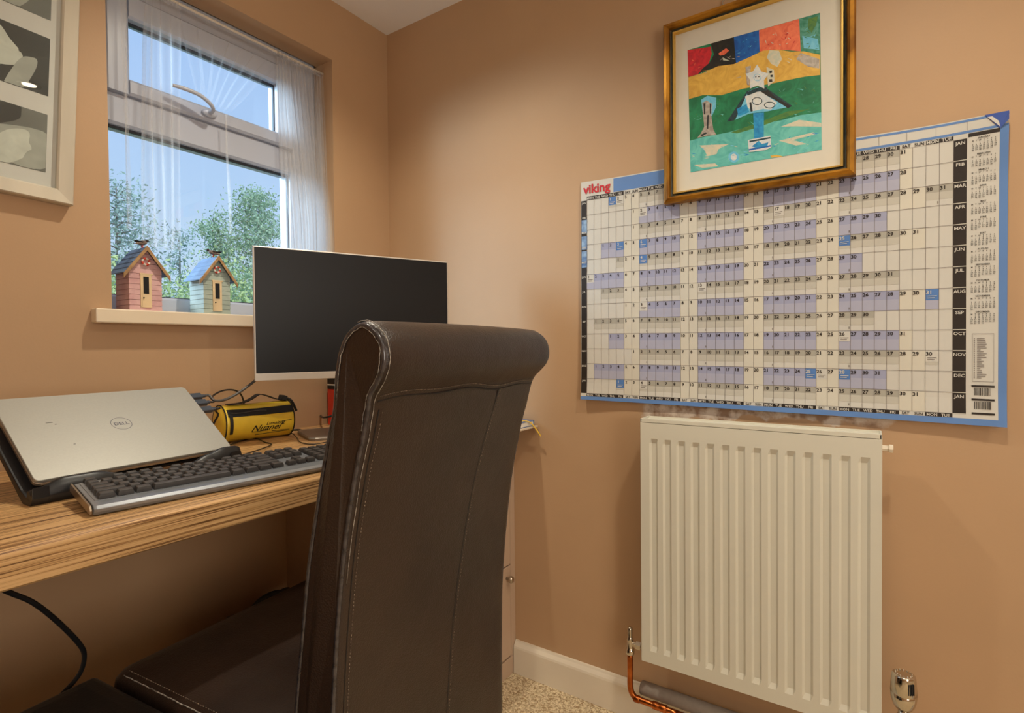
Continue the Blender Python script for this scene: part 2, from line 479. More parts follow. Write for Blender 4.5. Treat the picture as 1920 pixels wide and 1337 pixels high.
# net curtain ---------------------------------------------------------
nc = thing('net_curtain', 'sheer white net curtain gathered at the right of the window', 'curtain', (-.55, .045, 1.905))
b = MB(); b.tube([(WX0 + .001, .045, 1.905), (-.55, .045, 1.903), (WX1 - .001, .045, 1.905)], .0035, 10, sub=4)
b.build('curtain_wire', M['white'], nc)
def net_panel(name, xa, xb, xa2, xb2, ztop, zbot, folds, amp, m, ycen=.045, seed=1, head=True, bulge=None, drift=0.0):
    rnd = random.Random(seed); n = folds * 8; rows = 26
    ph = [rnd.uniform(-.6, .6) for _ in range(folds + 2)]
    am = [rnd.uniform(.55, 1.2) for _ in range(folds + 2)]
    off = [rnd.uniform(-1, 1) for _ in range(folds + 2)]
    grid = []
    for r in range(rows + 1):
        t = r / rows; z = ztop + (zbot - ztop) * t; row = []
        for i in range(n + 1):
            s = i / n; k = int(s * folds); f = s * folds
            x = (xa + (xb - xa) * s) * (1 - t) + (xa2 + (xb2 - xa2) * s) * t
            A = amp * am[k] * (0.35 + 0.65 * min(1, t * 6))
            y = ycen + A * math.sin(2 * PI * f + ph[k] * 0.0) + .003 * math.sin(5 * t + off[k]) + drift * min(1, t * 1.6)
            x += .35 * A * math.cos(4 * PI * f + 1.3 * t) + .004 * math.sin(3.1 * t + 6 * s + seed)
            if bulge: x += bulge(s, t)
            row.append((x, min(y, .070), z))
        grid.append(row)
    mb = MB(); mb.rings(grid, 0, True, False, False)
    if head:   # ruched heading round the wire
        hr = []
        for i in range(n + 1):
            s = i / n; x = xa + (xb - xa) * s
            hr.append([(x + .002 * math.sin(i * 2.3), ycen + (.006 + .0025 * math.sin(i * 1.7)) * math.cos(a), ztop + .004 + (.007 + .003 * math.sin(i * 2.1)) * math.sin(a))
                       for a in [2 * PI * q / 6 for q in range(6)]])
        mb.rings(hr, 0, True, False, True)
    return mb.build(name, m, nc)
net_panel('gathered_fabric', -.408, WX1 - .005, -.390, WX1 - .008, 1.895, 1.108, 14, .011, M['net'], seed=3, drift=-.026,
          bulge=lambda s, t: .012 * math.sin(t * 2.6) * s * (1 - s) * 4)
net_panel('hanging_fabric', -.765, -.685, -.772, -.690, 1.895, 1.262, 4, .010, M['net'], seed=8, ycen=.046)
net_panel('hanging_fabric', -.812, -.800, -.812, -.806, 1.895, 1.30, 1, .004, M['net'], seed=11, ycen=.045)
net_panel('sheer_fabric', -.685, -.375, -.640, -.560, 1.895, 1.67, 7, .012, M['netthin'], seed=5, ycen=.044)
net_panel('fold_edge', -.566, -.563, -.560, -.558, 1.66, 1.33, 1, .001, M['net'], seed=6, ycen=.044, head=False)

# ------------------------------------------------------------------ beach hut ornaments on the sill
def boards(name, c, c2):
    m = mat(name, c, 0.6, c2=c2, scale=26, bump=0.2, bscale=120)
    return m
def hut(x0, x1, yf, yb, wallm, label, bird_turn, ring):
    W = x1 - x0; xm = (x0 + x1) / 2
    t = thing('beach_hut_ornament', label, 'ornament', (xm, (yf + yb) / 2, 1.1002), 0, 'beach hut ornaments on the window sill')
    z0 = 1.1005; ze = 1.200; za = 1.247
    # walls: weatherboards, each lapping over the one below
    b = MB(); n = 8; bh = (ze - z0) / n
    for i in range(n):
        za0 = z0 + i * bh; zb0 = za0 + bh - .0009
        b.rings([[(x0 - .0006, yf - .0006, za0), (x1 + .0006, yf - .0006, za0), (x1 + .0006, yb, za0), (x0 - .0006, yb, za0)],
                 [(x0, yf, zb0), (x1, yf, zb0), (x1, yb, zb0), (x0, yb, zb0)]], 0, False)
        b.box((x0 + .0014, yf + .0014, zb0), (x1 - .0014, yb - .001, zb0 + .0009))
    for i in range(4):    # gable boards
        f0 = i / 4; f1 = (i + .93) / 4
        h0 = (W / 2) * (1 - f0); h1 = (W / 2) * (1 - f1)
        zz0 = ze + (za - ze) * f0; zz1 = ze + (za - ze) * f1
        b.rings([[(xm - h0, yf, zz0), (xm + h0, yf, zz0), (xm + h0, yb, zz0), (xm - h0, yb, zz0)],
                 [(xm - h1, yf + .0006, zz1), (xm + h1, yf + .0006, zz1), (xm + h1, yb, zz1), (xm - h1, yb, zz1)]], 0, False)
    b.build('hut_wall', wallm, t)
    # roof: lapped blue slats on both slopes
    b = MB(); ov = .013; yo = yf - .010; yi = yb + .006
    sl = (za - ze) / (W / 2)
    for sgn in (-1, 1):
        for i in range(5):
            a0 = i / 5; a1 = (i + 1.12) / 5
            d0 = (W / 2 + ov) * a0; d1 = (W / 2 + ov) * a1
            p = [(xm + sgn * d0, za + .004 - d0 * sl), (xm + sgn * d1, za + .0062 - d1 * sl), (xm + sgn * d1, za + .0040 - d1 * sl), (xm + sgn * d0, za + .0015 - d0 * sl)]
            b.rings([[(x, yo, z) for x, z in p], [(x, yi, z) for x, z in p]], 0, False)
    b.build('hut_roof', MH['roof'], t)
    # barge boards
    for sgn in (-1, 1):
        b = MB(); d = W / 2 + ov + .002
        p = [(xm, za + .006), (xm + sgn * d, za + .0045 - d * sl), (xm + sgn * d, za - .0065 - d * sl), (xm, za - .005)]
        b.prism([(x, yo - .003, z) for x, z in p], (0, .0028, 0)); b.build('barge_board', MH['barge'], t)
    # door with window and knob
    b = MB(); dx0 = x0 + W * .33; dx1 = x0 + W * .67
    b.box((dx0 - .001, yf - .0028, 1.1855), (dx1 + .003, yf - .0005, 1.1885)); b.box((dx0, yf - .0024, 1.1075), (dx1, yf - .0005, 1.1855))
    b.box((dx0 + .003, yf - .003, 1.1085), (dx0 + .0045, yf - .002, 1.184))
    d = b.build('door', MH['door'], t)
    b = MB(); b.box((dx0 + .006, yf - .0030, 1.140), (dx1 - .006, yf - .0022, 1.180)); b.build('door_window', M['inside'], d)
    b = MB(); b.lathe([(.0, 0), (.0016, 0), (.0018, -.0015), (0, -.003)], (dx0 + .006, yf - .0024, 1.130), 'y', 10); b.build('door_knob', M['inside'], d)
    # lifebelt in the gable
    b = MB(); cz = ze + .016; rr = .0075; nn = 24
    for k in range(nn):
        a0 = 2 * PI * k / nn; a1 = 2 * PI * (k + 1) / nn; mi = 0 if (k // 3) % 2 == ring else 1
        rs = []
        for a in (a0, a1):
            c = Vector((xm + rr * math.cos(a), yf - .003, cz + rr * math.sin(a))); o = Vector((math.cos(a), 0, math.sin(a)))
            rs.append([c + o * .0027 * math.cos(q * PI / 3) + Vector((0, .0027 * math.sin(q * PI / 3), 0)) for q in range(6)])
        b.rings(rs, mi, True, True)
    b.build('lifebelt', [MH['belt'], M['whitecard']], t)
    # seagull on the ridge
    T = Matrix.Translation((xm - .004, yf + .006, za + .0140)) @ Matrix.Rotation(bird_turn, 4, 'Z') @ Matrix.Scale(1.35, 4)
    b = MB()
    b.lathe([(0, -.013), (.0014, -.011), (.0036, -.004), (.0044, .002), (.0034, .007), (.0012, .0095), (0, .010)], (0, 0, 0), 'x', 12, T=T @ Matrix.Rotation(-.25, 4, 'Y'))
    b.lathe([(0, -.0030), (.0022, -.0018), (.0028, 0), (.0020, .002), (0, .003)], (.010, 0, .0052), 'x', 10, 1, T=T)
    b.lathe([(.0009, 0), (0, .005)], (.0125, 0, .0050), 'x', 6, 2, T=T)
    for s in (-1, 1):
        b.mesh([T @ Vector(p) for p in ((.004, s * .0035, .003), (-.004, s * .0046, .002), (-.016, s * .002, .0028), (-.013, s * .0012, .0002), (.002, s * .0035, -.001))],
               [(0, 1, 2, 3, 4)], 2)
        b.box((.0, s * .0016 - .0005, -.0085), (.001, s * .0016 + .0005, -.002), 3, T)
    b.build('seagull', [MH['gullb'], MH['gull'], M['inside'], MH['belt']], t)
    return t
MH = {'roof': boards('hut_roof_blue', rgb(112, 140, 176), rgb(88, 112, 150)),
      'barge': mat('hut_barge_wood', rgb(186, 150, 104), 0.6, c2=rgb(150, 116, 78), scale=60),
      'door': mat('hut_door_cream', rgb(226, 200, 158), 0.6),
      'belt': mat('hut_belt_red', rgb(206, 70, 48), 0.5),
      'gull': mat('gull_head', rgb(50, 42, 44), 0.6), 'gullb': mat('gull_body', rgb(150, 130, 116), 0.6, c2=rgb(90, 74, 64), scale=200)}
hut(-.832, -.763, -.014, .058, boards('hut_pink', rgb(218, 178, 176), rgb(202, 156, 156)),
    'pink weatherboarded beach hut ornament with blue roof and seagull, at left end of sill', PI * .1, 0)
hut(-.664, -.595, -.014, .056, boards('hut_pale_green', rgb(176, 186, 172), rgb(158, 170, 158)),
    'pale blue-green beach hut ornament with blue roof, next to the monitor', PI * .75, 1)

# ------------------------------------------------------------------ photograph frame, left
pf = thing('photo_frame', 'silver picture frame with black and white photographs on window wall', 'picture frame', (-1.15, -.002, 1.318))
PT = Matrix.Translation((-.937, 0, 1.318)) @ Matrix.Rotation(.045, 4, 'Y')      # local: x to the left negative, z up
FW, FH, fw = .42, .70, .029
b = MB()
pr = [(0, 0), (0, .020), (.002, .023), (.026, .0205), (.029, .018), (.029, 0)]   # (inward, forward)
def mitred(mb, W, H, pr, T, m=0, mats=None):
    """moulding swept round a rectangle: x from -W..0, z 0..H, projecting to -y"""
    cs = [(0, 0, -1, 1), (-W, 0, 1, 1), (-W, H, 1, -1), (0, H, -1, -1)]
    for k in range(4):
        a = cs[k]; c = cs[(k + 1) % 4]
        r = [[T @ Vector((q[0] + q[2] * i, -.002 - f, q[1] + q[3] * i)) for i, f in pr] for q in (a, c)]
        for j in range(len(pr) - 1):
            mi = m if mats is None else mats[j]
            mb.face([r[0][j], r[1][j], r[1][j+1], r[0][j+1]], mi)
mitred(b, FW, FH, pr, PT)
b.build('frame_moulding', M['silverframe'], pf)
b = MB(); b.box((-FW + .02, -.010, .02), (-.02, -.002, FH - .02), 0, PT); b.build('mount_board', M['mount'], pf)
greys = [mat('photo_tone_%s' % n_, rgb(v, v, int(v * .94)), .5, var=.10, scale=30, distort=.4) for n_, v in (('dark', 52), ('mid', 116), ('light', 176), ('pale', 214))]
def blob(mb, cx, cz, rx_, rz_, m, off, T, clip, wob=.12, seed=0, rot=0):
    rnd = random.Random(seed); ph = [rnd.uniform(0, 6) for _ in range(3)]
    pts = []
    for k in range(36):
        a = 2 * PI * k / 36; r = 1 + wob * (math.sin(2*a+ph[0]) + .6*math.sin(3*a+ph[1]) + .4*math.sin(5*a+ph[2]))
        x = rx_ * r * math.cos(a); z = rz_ * r * math.sin(a)
        x, z = x*math.cos(rot)-z*math.sin(rot), x*math.sin(rot)+z*math.cos(rot)
        x = min(max(cx + x, clip[0]), clip[1]); z = min(max(cz + z, clip[2]), clip[3])
        pts.append(T @ Vector((x, off, z)))
    mb.face(pts, m)
for cix, cx0 in ((0, -.205), (1, -.375)):
    for r_ in range(4):
        z0 = .060 + r_ * .161; zz1 = z0 + .122; xr = cx0 + .160; cl = (cx0 + .0005, xr - .0005, z0 + .0005, zz1 - .0005)
        mb = MB(); mb.box((cx0, -.0105, z0), (xr, -.0098, zz1), [1, 0, 1, 0][r_], PT)
        L = [[(.75, .35, .5, .30, 2), (.45, .75, .32, .18, 0), (.65, .30, .28, .2, 3), (.85, .12, .2, .12, 2), (.2, .3, .35, .3, 2)],
             [(.35, .70, .36, .34, 3), (.55, .55, .22, .14, 2), (.80, .75, .16, .10, 1), (.7, .2, .36, .16, 2), (.42, .12, .22, .16, 3), (.66, .36, .12, .05, 3)],
             [(.45, .72, .42, .18, 3), (.9, .85, .2, .3, 0), (.6, .25, .32, .22, 2), (.25, .3, .2, .24, 3)],
             [(.4, .5, .36, .36, 3), (.8, .3, .2, .2, 2)]][r_]
        if r_ == 1: L = [(.30, .62, .40, .40, 3), (.44, .46, .22, .16, 3), (.85, .80, .20, .10, 0), (.70, .14, .34, .14, 2), (.50, .36, .10, .04, 3), (.25, .10, .2, .16, 3)]
        for j, (fx, fz, rx_, rz_, mi) in enumerate(L):
            blob(mb, cx0 + fx * .16, z0 + fz * .122, rx_ * .16, rz_ * .122, mi, -.0108 - .0002 * j, PT, cl, seed=r_ * 10 + j + cix * 50, rot=.4 * j)
        mb.build('photograph', greys, pf)
b = MB(); b.box((-FW + .025, -.0145, .025), (-.025, -.0135, FH - .025), 0, PT); b.build('glass_pane', M['glass'], pf)

# ------------------------------------------------------------------ wall planner
rowsL = {'t': 1.466, 'h': 1.424, 'g': 1.413, 'G': .875, 'H': .8665, 'b': .857}
rowsR = {'t': 1.441, 'h': 1.413, 'g': 1.405, 'G': .865, 'H': .8565, 'b': .844}
YL, YR = -.772, -1.6665
def prow(v):
    """v: 0 top .. 1 header top .. 2 grid top .. 15 grid bottom .. 16 header bottom .. 17 bottom -> z at left, right"""
    ks = [('t', 0), ('h', 1), ('g', 2), ('G', 15), ('H', 16), ('b', 17)]
    for (k0, a), (k1, c) in zip(ks, ks[1:]):
        if v <= c:
            f = (v - a) / (c - a)
            return rowsL[k0] + (rowsL[k1] - rowsL[k0]) * f, rowsR[k0] + (rowsR[k1] - rowsR[k0]) * f
    return rowsL['b'], rowsR['b']
def PP(y, v, off=0.0):
    a = (y - YL) / (YR - YL); zl, zr = prow(v); z = zl + (zr - zl) * a
    t = (z - .85) / .6
    lift = .0035 + .012 * max(0, .14 - a) * 7 * (1 - t) * (.4 + .6 * (1 - t)) + .003 * math.sin(a * 9 + t * 2) ** 2 + .016 * max(0, a - .9) * 4 * (1 - t) + .010 * max(0, a - .9) * 10 * max(0, t - .8) * 5
    if z < .9: lift += .004 * (.9 - z) / .05
    return Vector((-.002 - lift - off, y, z))
PC = {}
def pq(mb, ya, va, yb, vb, m, off):
    """printed patch, cut up finely enough to follow the paper"""
    ny = max(1, int(abs(yb - ya) / .023)); nv = max(1, int(abs(vb - va) / 1.01 * (1 if 2 <= va <= 15 else 3)))
    for i in range(ny):
        for j in range(nv):
            y0 = ya + (yb - ya) * i / ny; y1 = ya + (yb - ya) * (i + 1) / ny
            v0 = va + (vb - va) * j / nv; v1 = va + (vb - va) * (j + 1) / nv
            mb.face([PP(y0, v0, off), PP(y0, v1, off), PP(y1, v1, off), PP(y1, v0, off)], m)
wp = thing('wall_planner', 'large year wall planner poster with blue border above the radiator', 'wall planner', (0, -1.22, .845))
pm = [mat('paper_white', rgb(204, 201, 192), .5, var=.01), mat('paper_grey_light', rgb(190, 186, 174), .5, var=.01), mat('paper_grey', rgb(170, 166, 154), .5, var=.01),
      mat('paper_lilac', rgb(170, 171, 190), .5, var=.01), mat('paper_lilac_deep', rgb(157, 160, 186), .5, var=.01), mat('print_blue', rgb(84, 126, 186), .45, var=.03),
      mat('print_black', rgb(40, 34, 30), .45, var=.05), mat('print_red', rgb(196, 34, 46), .45), mat('print_line', rgb(116, 106, 100), .5),
      mat('paper_weekend', rgb(208, 203, 188), .5, var=.01), mat('print_photo_blue', rgb(60, 96, 150), .45, c2=rgb(150, 180, 210), scale=40), mat('print_border_blue', rgb(96, 134, 190), .42, var=.04, scale=9)]
b = MB()
y = YL; n = 40
pq(b, YL, 0, YR, 17, 0, 0)
b2 = MB()   # back of the sheet
for i in range(40):
    pass
b.build('sheet', pm, wp)
gy0, gy1 = -.7895, -1.586; cw = (gy1 - gy0) / 37
by1 = YR + .0125
b = MB()
# borders
pq(b, -.868, .07, YR, .22 * 1, 11, .0003)
pq(b, -.868, .22, -1.085, .97, 11, .0003)
pq(b, -1.085, .80, YR, .97, 11, .0003)
pq(b, by1, .97, YR, 16, 11, .0003)
pq(b, YL, 16, YR, 17, 11, .0003)
# left strip
pq(b, YL - .0008, 2, gy0 - .0005, 15, 6, .0003)
for v0, v1 in ((3.3, 4.2), (4.4, 5.3), (5.4, 6.5)): pq(b, YL - .002, v0, gy0 - .0015, v1, 10, .0006)
# day headers
days = ['MON', 'TUE', 'WED', 'THU', 'FRI', 'SAT', 'SUN']
for c in range(37):
    if c % 7 < 5:
        pq(b, gy0 + c * cw, 1.02, gy0 + (c + 1) * cw, 1.95, 6, .0003); pq(b, gy0 + c * cw, 15.05, gy0 + (c + 1) * cw, 15.97, 6, .0003)
# month cells
start = [3, 6, 6, 2, 4, 0, 2, 5, 1, 3, 6, 1, 4]
ndays = [31, 28, 31, 30, 31, 30, 31, 31, 30, 31, 30, 31, 31]
blue = {(0, 1), (3, 3), (3, 6), (4, 4), (4, 25), (7, 31), (11, 25), (11, 28), (12, 1)}
note = {(0, 2), (1, 2), (2, 17), (5, 1), (6, 13), (7, 3), (9, 26), (10, 30), (11, 26), (12, 4)}
for r_ in range(13):
    for dday in range(1, ndays[r_] + 1):
        c = start[r_] + dday - 1; ya = gy0 + c * cw; yb = ya + cw; v = 2 + r_
        if c % 7 < 5:
            if r_ % 2: pq(b, ya, v, yb, v + .45, 4, .0003); pq(b, ya, v + .45, yb, v + 1, 3, .0003)
            else:
                pq(b, ya, v, yb, v + .35, 2, .0003); pq(b, ya, v + .35, yb, v + .7, 1, .0003)
        else: pq(b, ya, v, yb, v + 1, 9, .0003)
        if (r_, dday) in blue: pq(b, ya, v + .02, yb, v + .55, 5, .0006)
        if (r_, dday) in note: pq(b, ya, v + .02, yb, v + .55, 0, .0006)
# month strip and information column
pq(b, gy1 - .0005, 2, gy1 - .0205, 15, 6, .0003)
pq(b, gy1 - .0225, 1.05, by1 + .0002, 1.95, 6, .0003)
for k in range(14):
    pq(b, gy1 - .0005, 2 + k - .02, gy1 - .0205, 2 + k + .02, 1, .0006)
b.build('printed_colour', pm, wp)
# ruled lines
b = MB()
for c in range(38):
    y = gy0 + c * cw; pq(b, y + .00032, 2, y - .00032, 15, 8, .0009)
for r_ in range(14):
    for i in range(37): pq(b, gy0 + i * cw, 2 + r_ - .009, gy0 + (i + 1) * cw, 2 + r_ + .009, 8, .0009)
for k in range(1, 15):
    y = -1.085 - .0474 * k
    if y > by1: pq(b, y + .0003, .23, y - .0003, .79, 8, .0009)
kb0, kb1 = gy1 - .030, by1 + .006
for ya, va, yb, vb in ((kb0, 11.2, kb1, 11.215), (kb0, 13.44, kb1, 13.455), (kb0, 11.2, kb0 - .0004, 13.45), (kb1, 11.2, kb1 + .0004, 13.45)): pq(b, ya, va, yb, vb, 8, .0009)
rnd = random.Random(5)
for k in range(22): pq(b, kb0 - .0022, 11.42 + k * .088, kb0 - .0022 - .002, 11.45 + k * .088, 8, .0009); pq(b, kb0 - .007, 11.42 + k * .088, kb0 - .007 - rnd.uniform(.005, .015), 11.45 + k * .088, 8, .0009)
for v0 in (13.62, 14.25, 14.90): pq(b, kb0 + .001, v0, kb1 - .001, v0 + .09, 6, .0009)
for v0 in (13.74, 14.38):      # bar codes
    y = kb0 - .003
    while y > kb1 + .004:
        wd = rnd.choice((.0004, .0007, .0011)); pq(b, y, v0, y - wd, v0 + .36, 6, .0009); y -= wd + rnd.choice((.0004, .0008, .0012))
b.build('ruled_lines', pm, wp)
# lettering
months = ['JAN', 'FEB', 'MAR', 'APR', 'MAY', 'JUN', 'JUL', 'AUG', 'SEP', 'OCT', 'NOV', 'DEC', 'JAN']
full = ['JANUARY', 'FEBRUARY', 'MARCH', 'APRIL', 'MAY', 'JUNE', 'JULY', 'AUGUST', 'SEPTEMBER', 'OCTOBER', 'NOVEMBER', 'DECEMBER']
glyphs([str(i) for i in range(1, 32)] + days + list('MTWFS') + full, .02)
glyphs(months, .02)
glyphs(['viking'], .025)
def wfn(y0, v0, off=.0012):
    p0 = PP(y0, v0)
    def fn(x, z):
        a = (y0 - x - YL) / (YR - YL)
        zl, zr = prow(v0); zz = zl + (zr - zl) * a + z
        # back to a paper row so the letters follow the sheet
        p = PP(y0 - x, v0, off); return Vector((p.x, p.y, zz))
    return fn
b = MB()
for c in range(37):
    mi = 0 if c % 7 < 5 else 6
    put_text(b, days[c % 7], wfn(gy0 + (c + .5) * cw, 1.84), .0088, mi, .02, .95)
    put_text(b, days[c % 7], wfn(gy0 + (c + .5) * cw, 15.86), .0078, mi, .02, .95)
for r_ in range(13):
    for dday in range(1, ndays[r_] + 1):
        c = start[r_] + dday - 1; v = 2 + r_ + .25
        put_text(b, str(dday), wfn(gy0 + (c + .27) * cw, v), .0105, 0 if (r_, dday) in blue else 6, .02)
        if (r_, dday) in blue or (r_, dday) in note:
            ya = gy0 + (c + .15) * cw
            for q in range(2): pq(b, ya, 2 + r_ + .34 + q * .09, ya + cw * (.7 - .15 * q), 2 + r_ + .37 + q * .09, 0 if (r_, dday) in blue else 8, .0012)
        elif c % 7 == 0:
            ya = gy0 + (c + .86) * cw; pq(b, ya, 2 + r_ + .78, ya + cw * .06, 2 + r_ + .9, 8, .0012)
    put_text(b, months[r_], wfn(gy1 - .0105, 2 + r_ + .26), .0088, 0, .02)
    put_text(b, months[r_], wfn((YL + gy0) / 2 - .0005, 2 + r_ + .22), .0068, 0, .02)
put_text(b, 'viking', wfn(-.8195, .80), .0345, 7, .025, 1.0)
for k in range(12):
    vt = 2.12 + k * .735; yc = (gy1 - .0225 + by1) / 2
    put_text(b, full[k], wfn(yc, vt), .0042, 6, .02)
    mc = (by1 - (gy1 - .0225)) * .84 / 7
    for q, dd in enumerate('MTWTFSS'): put_text(b, dd, wfn(yc + mc * (q - 3) * 1.0, vt + .11), .0034, 6, .02)
    for dday in range(1, ndays[k] + 1):
        c = (start[k] + dday - 1) % 7; rr = (start[k] + dday - 1) // 7
        put_text(b, str(dday), wfn(yc + mc * (c - 3), vt + .20 + rr * .082), .0034, 6, .02)
b.build('lettering', pm, wp)
# folded-over corner, top right
b = MB()
c0 = PP(YR + .0005, .02, .002); c1 = PP(YR + .035, .0, .001); c2 = PP(YR + .0125, 1.25, .0016); c3 = PP(YR + .001, .6, .006)
b.face([c0, c1, c2, c3], 0); b.face([c1 + Vector((-.001, -.004, -.005)), c1 + Vector((-.0015, -.018, -.006)), c2 + Vector((-.001, 0, .003))], 1)
b.build('folded_corner', [mat('print_blue_back', rgb(66, 92, 168), .4, var=.03), pm[0]], wp)

# ------------------------------------------------------------------ framed painting
pa = thing('framed_painting', 'gold framed abstract painting of bright blocks and a star, hung over planner', 'painting', (-.02, -1.22, 1.36))
Y0, Y1, Z0, Z1 = -1.0135, -1.4235, 1.3635, 1.812
QT = Matrix(((0, 1, 0, -.008), (1, 0, 0, Y0), (0, 0, 1, Z0), (0, 0, 0, 1)))     # local x -> y, local -y -> -x
prg = [(0, 0), (0, .018), (.003, .024), (.010, .026), (.015, .022), (.017, .016), (.021, .013), (.023, .016), (.026, .016), (.028, .011), (.028, .004)]
b = MB(); mitred(b, Y0 - Y1, Z1 - Z0, prg, QT, 0, [0, 0, 0, 0, 0, 1, 1, 2, 2, 2])
b.build('frame_moulding', [M['gold'], M['verdigris'], M['goldlip']], pa)
XM = -.016
b = MB(); b.box((XM, Y1 + .02, Z0 + .02), (-.008, Y0 - .02, Z1 - .02)); b.build('mount_board', M['mount2'], pa)
def paint(n, c, c2, sc=34): return mat('paint_' + n, c, .55, c2=c2, scale=sc, distort=2.5, bump=.25, bscale=90)
PM = [paint('red', rgb(214, 40, 50), rgb(176, 30, 44)), paint('black', rgb(40, 38, 32), rgb(24, 26, 26)), paint('blue', rgb(20, 104, 186), rgb(10, 80, 160)),
      paint('orange', rgb(240, 124, 86), rgb(222, 96, 66)), paint('teal', rgb(38, 122, 92), rgb(90, 158, 140)), paint('yellow', rgb(226, 182, 78), rgb(204, 156, 62), 24),
      paint('green', rgb(30, 132, 86), rgb(18, 104, 66), 20), paint('turquoise', rgb(110, 196, 184), rgb(78, 170, 164), 22), paint('white', rgb(222, 222, 214), rgb(196, 206, 212)),
      paint('palegrey', rgb(188, 180, 168), rgb(150, 138, 128)), paint('sky', rgb(46, 158, 206), rgb(20, 124, 184)), paint('dark', rgb(22, 40, 44), rgb(34, 70, 78)),
      paint('line', rgb(46, 50, 52), rgb(30, 34, 36)), paint('moss', rgb(86, 132, 50), rgb(60, 112, 60)), paint('cream', rgb(216, 204, 176), rgb(190, 196, 176)), paint('skyblue', rgb(120, 196, 220), rgb(96, 180, 212))]
b = MB(); lay = [0]
def pp(pts, m, inc=1):
    lay[0] += inc; off = .0004 + .000012 * lay[0] + (.000006 if inc == 0 else 0)
    b.face([U(1230 + x / 3.428, y / 3.428, 'x', XM - off) for x, y in pts][::-1], m)
top = lambda x: 322 - .2817 * (x - 203)
bot = lambda x: 1108 - .1732 * (x - 222)
pp([(203, top(203)), (1055, top(1055)), (1065, bot(1065)), (222, bot(222))], 6)
pp([(203, 322), (352, 300), (358, 345), (330, 440), (268, 478), (208, 495)], 0)
pp([(352, 280), (500, 238), (515, 415), (420, 425), (330, 450), (270, 476), (300, 440), (345, 402), (372, 350)], 1)
pp([(500, 238), (662, 194), (666, 332), (600, 372), (515, 412)], 2)
pp([(662, 194), (920, 121), (930, 330), (820, 320), (760, 318), (666, 332)], 3)
pp([(920, 121), (1055, 82), (1055, 345), (930, 330)], 4)
pp([(980, 120), (1040, 104), (1030, 160), (1000, 210), (975, 180)], 13); pp([(940, 230), (1040, 250), (1050, 320), (950, 310)], 15)
pp([(208, 497), (300, 470), (400, 425), (500, 412), (600, 368), (690, 325), (780, 318), (870, 332), (950, 330), (1056, 352), (1056, 482), (960, 492), (860, 512), (740, 538), (660, 552), (560, 570), (420, 612), (300, 612), (212, 636)], 5)
pp([(730, 322), (790, 326), (810, 380), (780, 430), (740, 410), (712, 370)], 14); pp([(930, 340), (1050, 380), (1050, 440), (980, 430), (900, 380)], 9)
for k in range(26):
    rx = random.uniform(230, 1020); ry = random.uniform(390, 560) - (rx - 230) * .16; ry = max(ry, 365)
    if 560 < rx < 770: continue
    a = random.uniform(-.9, .5); L = random.uniform(18, 52)
    pp([(rx, ry), (rx + L * math.cos(a), ry + L * math.sin(a)), (rx + L * math.cos(a) - 3, ry + L * math.sin(a) + 6)], random.choice((9, 14, 14, 5)), 0)
pp([(217, 905), (300, 882), (460, 852), (640, 800), (800, 775), (930, 740), (1062, 722), (1065, 962), (222, 1107)], 7)
pp([(380, 700), (440, 740), (470, 830), (400, 860), (340, 850)], 6); pp([(480, 850), (640, 795), (850, 715), (990, 700), (860, 745), (650, 820), (520, 858)], 13)
for p in ([(280, 935), (470, 925), (400, 960), (390, 990), (330, 1005), (315, 970)], [(800, 815), (920, 770), (1062, 790), (1062, 815), (900, 812)], [(790, 905), (1010, 850), (1030, 862), (880, 900), (970, 925), (900, 935)], [(240, 1060), (380, 1050), (400, 1068), (300, 1080)]): pp(p, 14)
pp([(470 + 36 * math.cos(a * .524) + 30, 1010 + 36 * math.sin(a * .524)) for a in range(12)], 15); pp([(500 + 20 * math.cos(a * .524), 1010 + 22 * math.sin(a * .524)) for a in range(12)], 8)
pp([(735, 1000), (775, 995), (820, 1006), (740, 1014)], 5)
for k in range(30):
    rx = random.uniform(240, 1040); ry = random.uniform(650, 860) - (rx - 240) * .14; a = random.uniform(-1.2, .6); L = random.uniform(14, 44)
    pp([(rx, ry), (rx + L * math.cos(a), ry + L * math.sin(a)), (rx + L * math.cos(a) - 5, ry + L * math.sin(a) + 7)], random.choice((4, 4, 13, 7)), 0)
def strokes(n, x0, x1, y0, y1, ms, lo=10, hi=34, amin=-1.3, amax=1.3, sh=-.25):
    for k in range(n):
        rx = random.uniform(x0, x1); ry = random.uniform(y0, y1) + (rx - x0) * sh; a = random.uniform(amin, amax); L = random.uniform(lo, hi)
        c_, s_ = math.cos(a), math.sin(a)
        pp([(rx - L/2*c_, ry - L/2*s_), (rx + 2*s_, ry - 2*c_), (rx + L/2*c_, ry + L/2*s_), (rx - 3*s_, ry + 3*c_)], random.choice(ms), 0)
strokes(14, 225, 300, 345, 440, (0, 3), sh=-.1); strokes(8, 400, 480, 320, 400, (12, 9, 1)); strokes(16, 520, 640, 270, 360, (2, 10, 2, 15)); strokes(26, 690, 900, 220, 320, (3, 14, 0), sh=-.2)
strokes(18, 950, 1040, 160, 320, (4, 6, 13, 15), sh=0); strokes(60, 240, 1040, 940, 1060, (15, 7, 14, 10, 7), hi=46, amin=-.5, amax=.3, sh=-.12); strokes(34, 240, 440, 650, 850, (6, 4, 13), sh=-.1); strokes(34, 780, 1030, 580, 690, (4, 13, 6), sh=-.1)
pp([(400, 345), (450, 310), (470, 325), (440, 352), (412, 358)], 3); pp([(430, 370), (475, 392), (430, 388)], 14)
